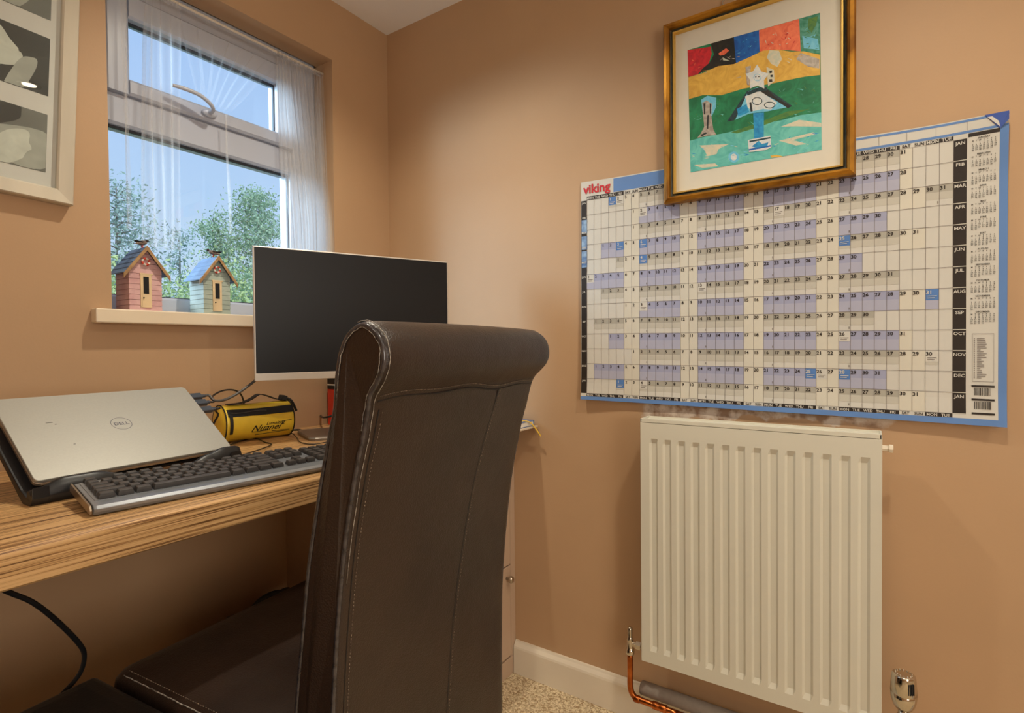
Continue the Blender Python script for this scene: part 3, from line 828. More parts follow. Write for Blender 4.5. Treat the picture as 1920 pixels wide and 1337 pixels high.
# figure at the left
pp([(290, 640), (330, 615), (388, 628), (385, 690), (360, 745), (300, 720)], 15); pp([(297, 660), (325, 645), (360, 668), (355, 740), (368, 830), (388, 868), (330, 872), (265, 886), (290, 855), (310, 815), (303, 740)], 9)
for p in ([(305, 665), (318, 662), (316, 735), (308, 735)], [(330, 740), (340, 738), (336, 830), (326, 826)], [(345, 664), (354, 668), (352, 730), (346, 730)], [(285, 868), (320, 850), (330, 856), (296, 876)]): pp(p, 12)
# boat-like roof shape
pp([(455, 782), (585, 585), (640, 570), (500, 775)], 11); pp([(640, 575), (700, 560), (875, 680), (850, 696)], 11); pp([(510, 770), (590, 590), (650, 560), (720, 600), (840, 690), (720, 715), (600, 730)], 15)
pp([(655, 585), (705, 566), (772, 628), (870, 684), (846, 694), (760, 640)], 1); pp([(520, 700), (580, 670), (600, 720), (530, 750)], 10)
pp([(572, 620), (660, 580), (720, 620), (780, 660), (740, 705), (690, 700), (620, 715), (590, 690)], 8)
for cx_, cy_, r1, r2 in ((650, 650, 34, 26), (730, 675, 36, 22)):
    for q in range(14):
        a0 = q / 14 * 2 * PI; a1 = (q + 1) / 14 * 2 * PI
        pp([(cx_ + r1*math.cos(a0), cy_ + r2*math.sin(a0)), (cx_ + r1*math.cos(a1), cy_ + r2*math.sin(a1)), (cx_ + (r1-5)*math.cos(a1), cy_ + (r2-5)*math.sin(a1)), (cx_ + (r1-5)*math.cos(a0), cy_ + (r2-5)*math.sin(a0))], 11)
pp([(600, 660), (612, 655), (622, 715), (608, 718)], 12); pp([(580, 596), (640, 566), (712, 560), (716, 580), (650, 590), (590, 614)], 11)
# star head
st = []
for q in range(10):
    a = -PI / 2 + q * PI / 5; r1 = 86 if q % 2 == 0 else 50
    st.append((650 + r1 * math.cos(a) * .92, 500 + r1 * math.sin(a)))
pp([(575, 430), (610, 422), (600, 550), (585, 545)], 9); pp([(710, 430), (758, 450), (762, 520), (720, 556)], 14)
for p in ([(728, 455), (746, 452), (746, 468), (730, 472)], [(735, 482), (750, 480), (750, 494), (736, 496)], [(726, 510), (746, 508), (748, 526), (728, 528)], [(584, 470), (600, 464), (602, 482), (588, 486)]): pp(p, 1)
pp(st, 8)
for q in range(12):
    a0 = q / 12 * 2 * PI; a1 = (q + 1) / 12 * 2 * PI
    pp([(650 + 24*math.cos(a0), 498 + 24*math.sin(a0)), (650 + 24*math.cos(a1), 498 + 24*math.sin(a1)), (650 + 21*math.cos(a1), 498 + 21*math.sin(a1)), (650 + 21*math.cos(a0), 498 + 21*math.sin(a0))], 15)
pp([(636, 492), (646, 490), (646, 496), (637, 497)], 12); pp([(656, 490), (666, 490), (665, 496), (656, 496)], 12)
# post and plinth
pp([(625, 728), (694, 722), (692, 885), (630, 892)], 10); pp([(590, 900), (735, 872), (742, 945), (700, 966), (598, 978)], 8)
pp([(600, 905), (735, 880), (737, 890), (602, 916)], 11); pp([(596, 958), (738, 932), (738, 942), (597, 968)], 2); pp([(615, 940), (660, 905), (680, 925), (722, 915), (716, 938), (640, 950)], 10)
b.build('painting_surface', PM, pa)
# bent wire of the picture hook above it
pts = [U(x, y, 'x', -.004) for x, y in ((1347, 18), (1351, 12), (1356, 10), (1354, 4), (1360, -2))]
b = MB(); b.tube(pts, .0012, 6, sub=4); tag(b.build('picture_hook', M['nickel']), 'thin bent wire hook on the wall above the gold frame', 'hook')

# bare filler marks on the right wall above the radiator (worn paint with a ragged outline)
def worn_wall():
    m = mat('wall_paint_patched', rgb(187, 153, 118), 0.55, var=0.03, scale=3, bump=0.08, bscale=160, spec=0.35)
    n = m.node_tree.nodes; l = m.node_tree.links; b = n['Principled BSDF']
    t = [x for x in n if x.type == 'TEX_COORD'][0]; base = [x for x in n if x.type == 'VALTORGB'][0]
    s = n.new('ShaderNodeSeparateXYZ'); l.new(t.outputs['Object'], s.inputs[0])
    nz = n.new('ShaderNodeTexNoise'); nz.inputs['Scale'].default_value = 9; nz.inputs['Detail'].default_value = 6; l.new(t.outputs['Object'], nz.inputs['Vector'])
    def mth(op, a, c):
        q = n.new('ShaderNodeMath'); q.operation = op; q.use_clamp = False
        for i, v in enumerate((a, c)):
            if isinstance(v, (int, float)): q.inputs[i].default_value = v
            else: l.new(v, q.inputs[i])
        return q.outputs[0]
    def below(v, lim, soft):     # 1 where v < lim
        q = n.new('ShaderNodeMapRange'); q.inputs['From Min'].default_value = lim; q.inputs['From Max'].default_value = lim + soft
        q.inputs['To Min'].default_value = 1; q.inputs['To Max'].default_value = 0; l.new(v, q.inputs[0]); return q.outputs[0]
    dz = mth('ABSOLUTE', mth('SUBTRACT', s.outputs['Z'], .842), 0); dy = mth('ABSOLUTE', mth('SUBTRACT', s.outputs['Y'], -1.20), 0)
    wob = mth('MULTIPLY', mth('SUBTRACT', nz.outputs['Fac'], .5), .12)
    mask = mth('MULTIPLY', below(mth('ADD', dz, wob), .020, .004), below(mth('ADD', dy, mth('MULTIPLY', wob, 2.0)), .24, .02))
    mask = mth('MULTIPLY', mask, .8)
    n2 = n.new('ShaderNodeTexNoise'); n2.inputs['Scale'].default_value = 30; n2.inputs['Detail'].default_value = 5; l.new(t.outputs['Object'], n2.inputs['Vector'])
    r2 = n.new('ShaderNodeValToRGB'); r2.color_ramp.elements[0].position = .38; r2.color_ramp.elements[0].color = rgb(140, 112, 92)
    r2.color_ramp.elements[1].position = .56; r2.color_ramp.elements[1].color = rgb(216, 204, 190); l.new(n2.outputs['Fac'], r2.inputs[0])
    mx = n.new('ShaderNodeMix'); mx.data_type = 'RGBA'
    l.new(mask, mx.inputs['Factor']); l.new(base.outputs[0], mx.inputs['A']); l.new(r2.outputs[0], mx.inputs['B']); l.new(mx.outputs['Result'], b.inputs['Base Color'])
    return m
bpy.data.objects['wall_right'].data.materials[0] = worn_wall()

# ------------------------------------------------------------------ radiator
ra = thing('radiator', 'cream ribbed panel radiator under the wall planner', 'radiator', (-.055, -1.22, .225))
ry0, ry1, rz0, rz1, rxf, rxb = -.974, -1.470, .222, .826, -.100, -.042
rib0 = -1.008; pitch = (1.440 - 1.008) / 13
yb_ = [ry0 - .0015]; dy_ = [0]
for k in range(14):
    c = rib0 - pitch * k
    yb_ += [c + .0104, c + .0055, c - .0055, c - .0104]; dy_ += [0, 1, 1, 0]
yb_.append(ry1 + .0015); dy_.append(0)
zb_ = [rz0, rz0 + .028, rz0 + .040, rz1 - .060, rz1 - .048, rz1 - .012]; dz_ = [0, 0, 1, 1, 0, 0]
b = MB()
vs = []; nz_ = len(zb_)
for i, y in enumerate(yb_):
    for j, z in enumerate(zb_): vs.append((rxf + .0046 * dy_[i] * dz_[j], y, z))
fs = [(i*nz_ + j, i*nz_ + j + 1, (i+1)*nz_ + j + 1, (i+1)*nz_ + j) for i in range(len(yb_) - 1) for j in range(nz_ - 1)]
b.mesh(vs, fs, 0)
b.box((rxf + .0105, ry1 + .0015, rz0), (rxf + .013, ry0 - .0015, rz1 - .012))
b.box((rxf, ry1 + .0015, rz0 - .002), (rxf + .013, ry0 - .0015, rz0)); b.box((rxf, ry1 + .0015, rz1 - .012), (rxf + .013, ry0 - .0015, rz1 - .010))
b.build('front_panel', M['radiator'], ra)
b = MB(); b.box((rxb - .010, ry1 + .004, rz0), (rxb, ry0 - .004, rz1 - .012)); b.build('rear_panel', M['radiator'], ra)
b = MB()
for i in range(26):
    y = ry0 - .012 - i * (.496 - .024) / 25; b.box((rxf + .0135, y - .0006, rz0 + .03), (rxb - .0105, y + .0006, rz1 - .03))
b.build('convector_fins', M['radiator'], ra)
for y in (ry0, ry1):
    s = 1 if y == ry0 else -1
    b = MB(); b.box((rxf + .0015, min(y, y - s * .0025), rz0 + .004), (rxb, max(y, y - s * .0025), rz1 - .006)); b.build('side_panel', M['radiator'], ra, bevel=.0008)
b = MB()
b.box((rxf + .0005, ry1 + .001, rz1 - .009), (rxf + .0035, ry0 - .001, rz1)); b.box((rxb - .003, ry1 + .001, rz1 - .009), (rxb, ry0 - .001, rz1))
b.box((rxf + .0035, ry1 + .001, rz1 - .009), (rxf + .008, ry0 - .001, rz1 - .0035)); b.box((rxb - .007, ry1 + .001, rz1 - .009), (rxb - .003, ry0 - .001, rz1 - .0035))
b.box((rxf + .008, ry1 + .004, rz1 - .0065), (rxb - .007, ry0 - .004, rz1 - .0045))
b.box((rxf + .0005, ry0 - .004, rz1 - .009), (rxb, ry0 - .0005, rz1 - .0002)); b.box((rxf + .0005, ry1 + .0005, rz1 - .009), (rxb, ry1 + .004, rz1 - .0002))
b.build('top_grille', M['radiator'], ra, bevel=.0006)
b = MB(); b.lathe([(0, 0), (.006, 0), (.006, -.012), (.0085, -.012), (.0085, -.019), (0, -.019)], (rxb - .012, ry1, rz1 - .034), 'y', 8, smooth=False)
b.build('bleed_valve', M['white'], ra)
for y in (-1.05, -1.40):
    b = MB(); b.box((rxb, y - .012, rz0 + .05), (-.0003, y + .012, rz1 - .05)); b.build('wall_bracket', M['radiator'], ra)
# lockshield valve, left
vx, vy = -.066, -.932
lv = thing('lockshield_valve', 'small chrome radiator valve at left side of radiator on copper pipe', 'valve', (vx, vy, .21))
b = MB()
b.lathe([(0, .206), (.0105, .206), (.0115, .209), (.0115, .219), (.0095, .221), (.0085, .224), (.0085, .243), (.0088, .246), (.0070, .250), (.0062, .252), (.0068, .270), (.0062, .275), (.003, .277), (0, .277)], (vx, vy, 0), 'z', 16)
b.build('valve_body', M['chrome'], lv)
b = MB(); b.lathe([(0, -.006), (.0072, -.006), (.0072, -.016), (.0105, -.017), (.0105, -.030), (.0075, -.031), (.0075, -.041), (0, -.041)], (vx, vy, .234), 'y', 6, smooth=False)
b.build('union_nut', M['chrome'], lv)
# copper pipe
cp = thing('copper_pipe', 'bent copper pipe from valve down to the skirting', 'pipe', (vx, vy, .1))
b = MB(); b.tube([(vx, vy, .2055), (vx, vy, .16), (vx, vy, .125), (vx, vy - .004, .106), (vx, vy - .016, .0955), (vx, vy - .032, .0945), (vx, vy - .12, .0945)], .0076, 14, sub=6)
b.build('pipe', M['copper'], cp)
b = MB(); b.lathe([(.0078, -.010), (.0098, -.012), (.0098, -.026), (.0088, -.028), (.0088, -.031), (.0098, -.033), (.0098, -.046), (.0078, -.048)], (vx, vy - .048, .0945), 'y', 16)
b.build('pipe_coupling', M['copper'], cp); b = MB()
b.lathe([(.0078, .012), (.0092, .010), (.0092, -.002), (.0078, -.004)], (vx, vy - .022, .0945), 'y', 16)
b.build('pipe_elbow_collar', M['copper'], cp)
b = MB(); b.tube([(vx, vy - .12, .0945), (vx, vy - .3, .0945), (vx, vy - .52, .0945), (vx, vy - .56, .10), (vx, vy - .574, .12), (vx, vy - .575, .20)], .0074, 12, sub=5)
b.build('pipe_run', M['copper'], cp)
ip = MB(); ip.rings([[Vector((-.034 + r_ * math.cos(a), y, .108 + r_ * math.sin(a))) for a in [2 * PI * q / 20 for q in range(20)]] for y, r_ in
    [(-.950, .0), (-.950, .0155), (-.952, .0175), (-1.1, .0175), (-1.25, .0178), (-1.4, .0175), (-1.62, .0175), (-1.75, .0175)]])
tag(ip.build('pipe_lagging', M['foam']), 'grey foam lagging tube running along the skirting behind copper pipe', 'pipe insulation')
# thermostatic valve, right
tx, ty = -.085, -1.506
tv = thing('thermostatic_valve', 'chrome thermostatic radiator valve with slotted head, right of radiator', 'valve', (tx, ty, .2))
b = MB(); rs = []
for z, r_ in [(.283, .008), (.285, .0135), (.292, .0175), (.303, .0205), (.316, .0218), (.3165, .0212), (.317, .0218), (.336, .0205), (.350, .0195), (.3535, .0182), (.3545, .0155), (.3545, .0)]:
    rs.append([Vector((tx + r_ * (1 + .03 * math.cos(4 * a)) * math.cos(a), ty + r_ * (1 + .03 * math.cos(4 * a)) * math.sin(a), z)) for a in [2 * PI * q / 40 for q in range(40)]])
b.rings(rs); b.build('thermostat_head', M['chrome'], tv)
b = MB()
for k in range(4):
    a = PI + .35 + .16 * k; c = Vector((tx + .0203 * math.cos(a), ty + .0203 * math.sin(a), 0)); t_ = Vector((-math.sin(a), math.cos(a), 0)); n_ = Vector((math.cos(a), math.sin(a), 0))
    b.mesh([c + t_ * s * .0009 + n_ * (o + (.0006 if z < .33 else 0)) + Vector((0, 0, z)) for z in (.323, .344) for s, o in ((-1, -.002), (1, -.002), (1, .0007), (-1, .0007))], [(0, 1, 2, 3), (4, 7, 6, 5), (0, 4, 5, 1), (1, 5, 6, 2), (2, 6, 7, 3), (3, 7, 4, 0)])
b.build('head_slots', M['inside'], tv)
b = MB()
for k in range(14):
    a = 2 * PI * k / 14; b.lathe([(0, .3543), (.0017, .3543), (.0012, .3562), (0, .3566)], (tx + .0135 * math.cos(a), ty + .0135 * math.sin(a), 0), 'z', 8)
b.build('head_studs', M['chrome'], tv)
b = MB(); b.lathe([(0, .205), (.0095, .205), (.0095, .222), (.008, .224), (.008, .250), (.0115, .252), (.0115, .270), (.009, .272), (.009, .284), (0, .284)], (tx, ty, 0), 'z', 16)
b.lathe([(0, 0), (.0075, 0), (.0075, .012), (.010, .012), (.010, .024), (0, .024)], (tx, ty + .008, .238), 'y', 6, smooth=False)
b.build('valve_body', M['chrome'], tv)
b = MB(); b.tube([(tx + .019, vy - .575, .1), (tx + .010, ty, .108), (tx, ty, .13), (tx, ty, .205)], .0072, 10); b.build('pipe_tail', M['copper'], tv)

# ------------------------------------------------------------------ worktop and cupboard
DZ = .765
dk = thing('desk_worktop', 'long striped wood-effect worktop fixed along the window wall', 'desk', (-1.3, -.29, .715))
b = MB()
x0, x1 = RX + .001, -.062; r_ = .007
prof = [(-.0005, .715), (-.0005, DZ), (-.581 + r_, DZ)] + [(-.581 + r_ - r_ * math.sin(a), DZ - r_ + r_ * math.cos(a)) for a in [PI / 2 * q / 5 for q in range(1, 6)]] + [(-.581, .718), (-.578, .715)]
b.rings([[Vector((x, y, z)) for y, z in prof] for x in (x0, x1)], 0, False)
b.build('worktop_slab', M['wood'], dk)
b = MB(); b.box((x0, -.030, .68), (-.44, -.0005, .7149)); b.build('wall_batten', M['taupe'], dk)
b = MB(); b.box((x0 + .001, -.55, 0.0), (x0 + .020, -.03, .7149)); b.build('end_panel', M['wood'], dk)
cb = thing('cupboard', 'taupe painted cupboard under right end of the worktop beside the wall', 'cupboard', (-.215, -.27, 0))
b = MB()
b.box((-.430, -.515, .0), (-.412, -.001, .7148)); b.box((-.020, -.515, .0), (-.0008, -.001, .7148)); b.box((-.412, -.500, .06), (-.020, -.02, .078)); b.box((-.412, -.515, .697), (-.020, -.02, .7145)); b.box((-.412, -.02, .06), (-.020, -.008, .7145))
b.build('carcass', M['taupe'], cb)
b = MB(); b.box((-.430, -.533, .0), (-.0008, -.515, .055)); b.build('plinth', M['taupe'], cb, bevel=.001)
b = MB(); b.box((-.0255, -.533, .0555), (-.0008, -.515, .7148)); b.build('frame_stile', M['taupe'], cb, bevel=.001)
b = MB(); b.box((-.430, -.533, .0555), (-.412, -.515, .7148)); b.build('frame_stile', M['taupe'], cb, bevel=.001)
dr = MB(); dr.box((-.4105, -.5335, .060), (-.0275, -.5155, .338)); dr = dr.build('door', M['taupe'], cb, bevel=.0015)
b = MB(); b.lathe([(0, 0), (.0045, 0), (.004, -.010), (.009, -.013), (.0105, -.018), (.008, -.023), (0, -.025)], (-.049, -.5335, .305), 'y', 18); b.build('door_knob', M['nickel'], dr)
dr = MB(); dr.box((-.4105, -.5335, .342), (-.0275, -.5155, .710)); dr = dr.build('door', M['taupe'], cb, bevel=.0015)
b = MB(); b.lathe([(0, 0), (.0045, 0), (.004, -.010), (.009, -.013), (.0105, -.018), (.008, -.023), (0, -.025)], (-.380, -.5335, .40), 'y', 18); b.build('door_knob', M['nickel'], dr)

# ------------------------------------------------------------------ leather chair
th = math.radians(6)
CO = Vector((-.976, -.95, 0)); CU = Vector((math.cos(th), math.sin(th), 0)); CV = Vector((-math.sin(th), math.cos(th), 0))
CH = thing('dining_chair', 'dark brown leather scroll-back chair drawn up to the desk', 'chair', CO + CU * .21 + CV * .3, th)
def cl(u, v, z): return CO + CU * u + CV * v + Vector((0, 0, z))
front = [(.105, .40), (.102, .50), (.099, .56), (.085, .66), (.073, .742), (.056, .822), (.038, .894), (.024, .939), (.012, .974), (.006, 1.000), (-.006, 1.022), (-.022, 1.034)]
scroll = [(-.036, 1.036), (-.050, 1.030), (-.061, 1.019), (-.067, 1.004), (-.067, .988), (-.061, .973), (-.050, .960), (-.040, .949)]
back = [(-.033, .928), (-.026, .900), (-.017, .870), (.001, .790), (.015, .696), (.026, .580), (.029, .500), (.030, .400), (.030, .290)]
prof = front + scroll + back + [(.100, .290)]
def bulge(v, z, u):      # soft fatness of the upholstery
    return 0
W_ = .42
b = MB(); rs = []
us = [0.0, .0012, .005, .011, .03, .08, .14, .21, .28, .34, .39, .409, .415, .4188, .42]
ins = [.010, .0055, .002, .0004, 0, 0, 0, 0, 0, 0, 0, .0004, .002, .0055, .010]
npf = len(prof)
cen = []
def sm(p, q, t): return (p[0] + (q[0]-p[0])*t, p[1] + (q[1]-p[1])*t)
dense = []
for i in range(npf):
    a0 = prof[i]; a1 = prof[(i + 1) % npf]; nseg = 3
    pm1 = prof[i - 1]; pp2 = prof[(i + 2) % npf]
    for k in range(nseg):
        t = k / nseg
        if i >= npf - 2 or i == npf - 1: dense.append(sm(a0, a1, t)); continue
        if i == 0 or i == npf - 3: pm1_ = a0 if i == 0 else pm1; pp2_ = pp2 if i == 0 else a1
        else: pm1_, pp2_ = pm1, pp2
        dense.append(tuple(.5*((2*a0[j]) + (a1[j]-pm1_[j])*t + (2*pm1_[j]-5*a0[j]+4*a1[j]-pp2_[j])*t*t + (3*a0[j]-pm1_[j]-3*a1[j]+pp2_[j])*t**3) for j in (0, 1)))
nd = len(dense)
nrm = []
for i in range(nd):
    p = dense[i - 1]; q = dense[(i + 1) % nd]; dx, dz = q[0]-p[0], q[1]-p[1]; L = math.hypot(dx, dz) or 1
    nrm.append((-dz / L, dx / L))
area = sum(dense[i][0]*dense[(i+1) % nd][1] - dense[(i+1) % nd][0]*dense[i][1] for i in range(nd))
sg = 1 if area > 0 else -1       # nrm * sg points inward
for u, iv in zip(us, ins):
    ring = []
    for (v, z), (nx, nz) in zip(dense, nrm):
        roll = max(0, min(1, (z - .935) / .04)); wide = .010 * roll     # the roll is a little wider than the back
        uu = u + (u - .21) / .21 * wide
        fat = -.0035 * math.sin(PI * min(1, max(0, u / W_))) * (1 if v > .04 or z < .93 else .6)
        ring.append(cl(uu, v + nx * sg * (iv + fat), z + nz * sg * (iv + fat)))
    rs.append(ring)
b.rings(rs, 0, True); bk = b.build('backrest', M['leather'], CH)
# piping and worn edge on both ends
def edge(u, side, m, r_, off, name, i0=0, i1=None, jit=0, parent=None, seg=6):
    rnd = random.Random(4); pts = []
    for i in range(i0, i1 if i1 else nd):
        v, z = dense[i]; nx, nz = nrm[i]
        roll = max(0, min(1, (z - .935) / .04)); uu = u + (u - .21) / .21 * .010 * roll
        pts.append(cl(uu + side * rnd.uniform(0, jit), v + nx * sg * (off + rnd.uniform(-jit, jit)), z + nz * sg * (off + rnd.uniform(-jit, jit))))
    mb = MB(); mb.tube(pts, r_, seg, sub=1); return mb.build(name, m, parent or bk)
i_sc0 = 3 * 3; i_end = 3 * (len(front) + len(scroll) + len(back) - 1)
edge(.0015, -1, M['piping'], .0030, .0055, 'edge_piping', 0, i_end, 0)
edge(.4185, 1, M['piping'], .0030, .0055, 'edge_piping', 0, i_end, 0)
edge(-.0002, -1, M['scuff'], .0005, .0085, 'frayed_edge', 3 * 7, 3 * (len(front) + len(scroll) + 1), .0012, seg=4)
edge(.0050, -1, M['scuff'], .0005, -.0002, 'frayed_edge', 3 * (len(front) - 1), 3 * (len(front) + len(scroll) + 4), .0007, seg=4)
# stitched seams on the back
def backv(z):
    pts_ = [(v, zz) for v, zz in dense if True]
    best = None
    for i in range(3 * (len(front) + len(scroll) - 3), i_end):
        v0, z0 = dense[i]; v1, z1 = dense[i + 1]
        if (z0 - z) * (z1 - z) <= 0 and z0 != z1: best = v0 + (v1 - v0) * (z - z0) / (z1 - z0)
    return best if best is not None else .03
def seam(uz, r_, m, name, dash=False, off=.0):
    mb = MB()
    P = [cl(u, backv(z) - .0035 * math.sin(PI * min(1, max(0, u / W_))) - off, z) for u, z in uz]
    if dash:
        P = spline(P, 14)
        for i in range(0, len(P) - 1, 2): mb.tube([P[i], P[i + 1]], r_, 5, sub=1)
    else: mb.tube(P, r_, 6, sub=6)
    return mb.build(name, m, bk)
topseam = [(u, .944 + .004 * math.sin(u * 14) + .002 * math.sin(u * 40)) for u in [.008 + .0202 * k for k in range(21)]]
seam(topseam, .0011, M['seam'], 'seam_line', off=-.0006)
seam([(u, z + .006) for u, z in topseam], .0006, M['thread'], 'stitching', True, .0002)
vs_ = [(.288 - .0 * z - .105 * (1 - z / .94) ** .9, z) for z in [.940 - .0325 * k for k in range(21)]]
seam(vs_, .0012, M['seam'], 'seam_line', off=-.0005); seam([(u + .006, z) for u, z in vs_], .0005, M['thread'], 'stitching', True, .0002)
vl = [(.013, z) for z in [.935 - .032 * k for k in range(21)]]
seam(vl, .0009, M['seam'], 'seam_line', off=-.0003); seam([(u + .006, z) for u, z in vl], .0005, M['thread'], 'stitching', True, .0002)
# seat: padded box with rounded top edge
b = MB(); rs = []
u0, u1, v0, v1 = .003, .417, .075, .532
for z, ins_ in [(.365, .004), (.370, 0), (.455, -.002), (.472, 0), (.4815, .006), (.4865, .016), (.489, .04), (.491, .10)]:
    ring = []; rc = .022
    for cx_, cy_, a0 in ((u1 - rc, v1 - rc, 0), (u0 + rc, v1 - rc, 90), (u0 + rc, v0 + rc, 180), (u1 - rc, v0 + rc, 270)):
        for q in range(7):
            a = math.radians(a0 + 15 * q); ring.append(cl(cx_ + (rc) * math.cos(a) - ins_ * (1 if math.cos(math.radians(a0+45)) > 0 else -1), cy_ + rc * math.sin(a) - ins_ * (1 if math.sin(math.radians(a0+45)) > 0 else -1), z))
    rs.append(ring)
b.rings(rs, 0, True); st_ = b.build('seat', M['leather'], CH)
def seatline(d, z, r_, m, name, dash, jit=0):
    rnd = random.Random(9); P = [cl(u0 + d + rnd.uniform(-jit, jit), v, z + rnd.uniform(-jit, jit) * .3) for v in [v1 - .03 - .006 * k for k in range(62)]]
    mb = MB()
    if dash:
        for i in range(0, len(P) - 1): mb.tube([P[i], P[i].lerp(P[i + 1], .55)], r_, 5, sub=1)
    else: mb.tube(P, r_, 5, sub=1)
    return mb.build(name, m, st_)
seatline(.0065, .4822, .0009, M['scuff'], 'frayed_edge', False, .0007); seatline(.014, .4862, .0006, M['thread'], 'stitching', True)
for u, v in ((.03, .49), (.39, .49), (.03, .065), (.39, .065)):
    b = MB(); b.rings([[cl(u + sx_ * .019, v + sy_ * .019, .364) for sx_, sy_ in ((-1, -1), (1, -1), (1, 1), (-1, 1))],
                       [cl(u + sx_ * .013, v + sy_ * .013 + (-.03 if v < .1 else 0), .0005) for sx_, sy_ in ((-1, -1), (1, -1), (1, 1), (-1, 1))]], 0, False)
    b.build('leg', M['darkwood'], CH, bevel=.002)
# footstool tucked beside the seat
fs_ = thing('footstool', 'black leather footstool under the desk at left side of the chair seat', 'footstool', cl(-.19, .33, 0), th)
b = MB(); rs = []
for z, q in [(.03, .004), (.036, 0), (.465, 0), (.478, .003), (.484, .010), (.486, .03)]:
    rs.append([cl(x, y, z) for x, y in ((-.40 + q, .06 + q), (-.007 - q, .06 + q), (-.007 - q, .548 - q), (-.40 + q, .548 - q))])
b.rings(rs, 0, False); b.build('upholstery', mat('black_leather', rgb(26, 23, 22), .38, var=.1, bump=.2), fs_, bevel=.008)
for u, v in ((-.37, .09), (-.037, .09), (-.37, .53), (-.037, .53)):
    b = MB(); c = cl(u, v, 0); b.lathe([(0, 0), (.014, 0), (.018, .031), (0, .031)], c, 'z', 12); b.build('foot', M['darkwood'], fs_)

# ------------------------------------------------------------------ laptop on its stand
LW, LD, LT = .33, .2105, .619; ya_ = .0751
LO = Vector((-1.0983, -.3521, .80006)); LU = Vector((math.cos(ya_), math.sin(ya_), 0)); Ln = Vector((-math.sin(ya_), math.cos(ya_), 0))
LV = Ln * math.cos(LT) + Vector((0, 0, math.sin(LT))); LN = LU.cross(LV)
LM = Matrix.Translation(LO) @ Matrix((LU, LV, LN)).transposed().to_4x4()     # local: x right, y up the slope, z off the lid
lp = thing('laptop', 'closed silver laptop propped on a sloping black stand', 'laptop', LO + LU * .16 + Ln * .08 + Vector((0, 0, -.02)), ya_)
def rrect(x0, x1, y0, y1, z, r, n=5):
    out = []
    for cx_, cy_, a0 in ((x1 - r, y1 - r, 0), (x0 + r, y1 - r, 90), (x0 + r, y0 + r, 180), (x1 - r, y0 + r, 270)):
        for q in range(n + 1):
            a = math.radians(a0 + 90 * q / n); out.append(LM @ Vector((cx_ + r * math.cos(a), cy_ + r * math.sin(a), z)))
    return out
b = MB(); b.rings([rrect(.0008, LW - .0008, .0008, LD - .0008, 0, .008), rrect(0, LW, 0, LD, -.0008, .009), rrect(0, LW, 0, LD, -.0052, .009), rrect(.001, LW - .001, .001, LD - .001, -.006, .008)], 0, False)
lid = b.build('lid', M['alu'], lp)
b = MB(); b.rings([rrect(.001, LW - .001, .001, LD - .001, -.0068, .008), rrect(.0, LW, .0, LD, -.0075, .009), rrect(.0, LW, .0, LD, -.012, .009), rrect(.006, LW - .006, .008, LD - .006, -.0175, .009)], 0, False)
b.build('base', M['alu2'], lp)
b = MB(); b.box((.03, LD - .006, -.0095), (LW - .03, LD - .001, -.0055), 0, LM); b.build('hinge', M['black'], lp)
b = MB(); c = (.165, .112)
for q in range(40):
    a0 = 2*PI*q/40; a1 = 2*PI*(q+1)/40
    b.face([LM @ Vector((c[0] + r*math.cos(a), c[1] + r*math.sin(a), .0002)) for r, a in ((.0175, a0), (.0175, a1), (.0166, a1), (.0166, a0))])
glyphs(['DELL'], .02)
put_text(b, 'DELL', lambda x, y: LM @ Vector((c[0] + x, c[1] - .0038 + y, .0002)), .0115, 0, .02)
b.build('logo', M['logo'], lid)
b = MB()
for x, y, L in ((.055, .135, .010), (.066, .129, .003), (.075, .072, .003)):
    b = MB(); b.box((x, y, .0), (x + L, y + .001, .00025), 0, LM); b.build('scratch', M['ink'], lid)
# stand
sd_ = thing('laptop_stand', 'curved black plastic laptop stand under the silver laptop', 'laptop stand', LO + LU * .16 + Vector((0, .06, -.035)), ya_)
def ls(u, v, z): return Vector((LO.x, LO.y, DZ)) + LU * u + Ln * v + Vector((0, 0, z))
def wave(u):       # height of the front lip along the laptop
    t = u / .33
    pts_ = [(-.06, .022), (0, .026), (.10, .0375), (.22, .037), (.38, .025), (.55, .017), (.7, .020), (.82, .032), (.92, .040), (1.0, .039), (1.06, .030)]
    for (a0, h0), (a1, h1) in zip(pts_, pts_[1:]):
        if t <= a1: f = (t - a0) / (a1 - a0); f = max(0, f); f = f*f*(3-2*f); return h0 + (h1-h0)*f
    return pts_[-1][1]
b = MB(); rs = []
for k in range(41):
    u = -.012 + .350 * k / 40; h = wave(u); d = -.018 - .006 * math.sin(PI * k / 40)
    rs.append([ls(u, d + .002, .0008), ls(u, d - .004, h * .5), ls(u, d + .004, h - .002), ls(u, d + .008, h), ls(u, d + .013, h - .001), ls(u, d + .013, h * .45), ls(u, d + .012, .0008)])
b.rings(rs, 0, True); b.build('front_lip', M['black'], sd_)
for ua, ub in ((-.012, .010), (.312, .334)):
    side = [(-.034, .0245), (-.030, .012), (-.018, .003), (-.004, .0006), (.012, .0006), (.026, .010), (.06, .036), (.10, .0655), (.135, .0915), (.150, .098), (.160, .090), (.168, .060), (.176, .0006), (.188, .0006),
            (.182, .060), (.174, .098), (.160, .112), (.143, .110), (.128, .0995), (.09, .072), (.05, .043), (.018, .021), (.002, .013), (-.012, .012), (-.020, .018), (-.024, .030)]
    side = [(max(v, -.024) if v < 0 else v, z) for v, z in side]
    b = MB(); b.rings([[ls(u, v, z) for v, z in side] for u in (ua, ub)], 0, False); b.build('side_arm', M['black'], sd_, bevel=.0015)
b = MB(); b.rings([[ls(u, v, z) for v, z in ((.03, .018), (.12, .084), (.122, .080), (.032, .013))] for u in (.010, .312)], 0, False); b.build('rest_plate', M['black'], sd_)

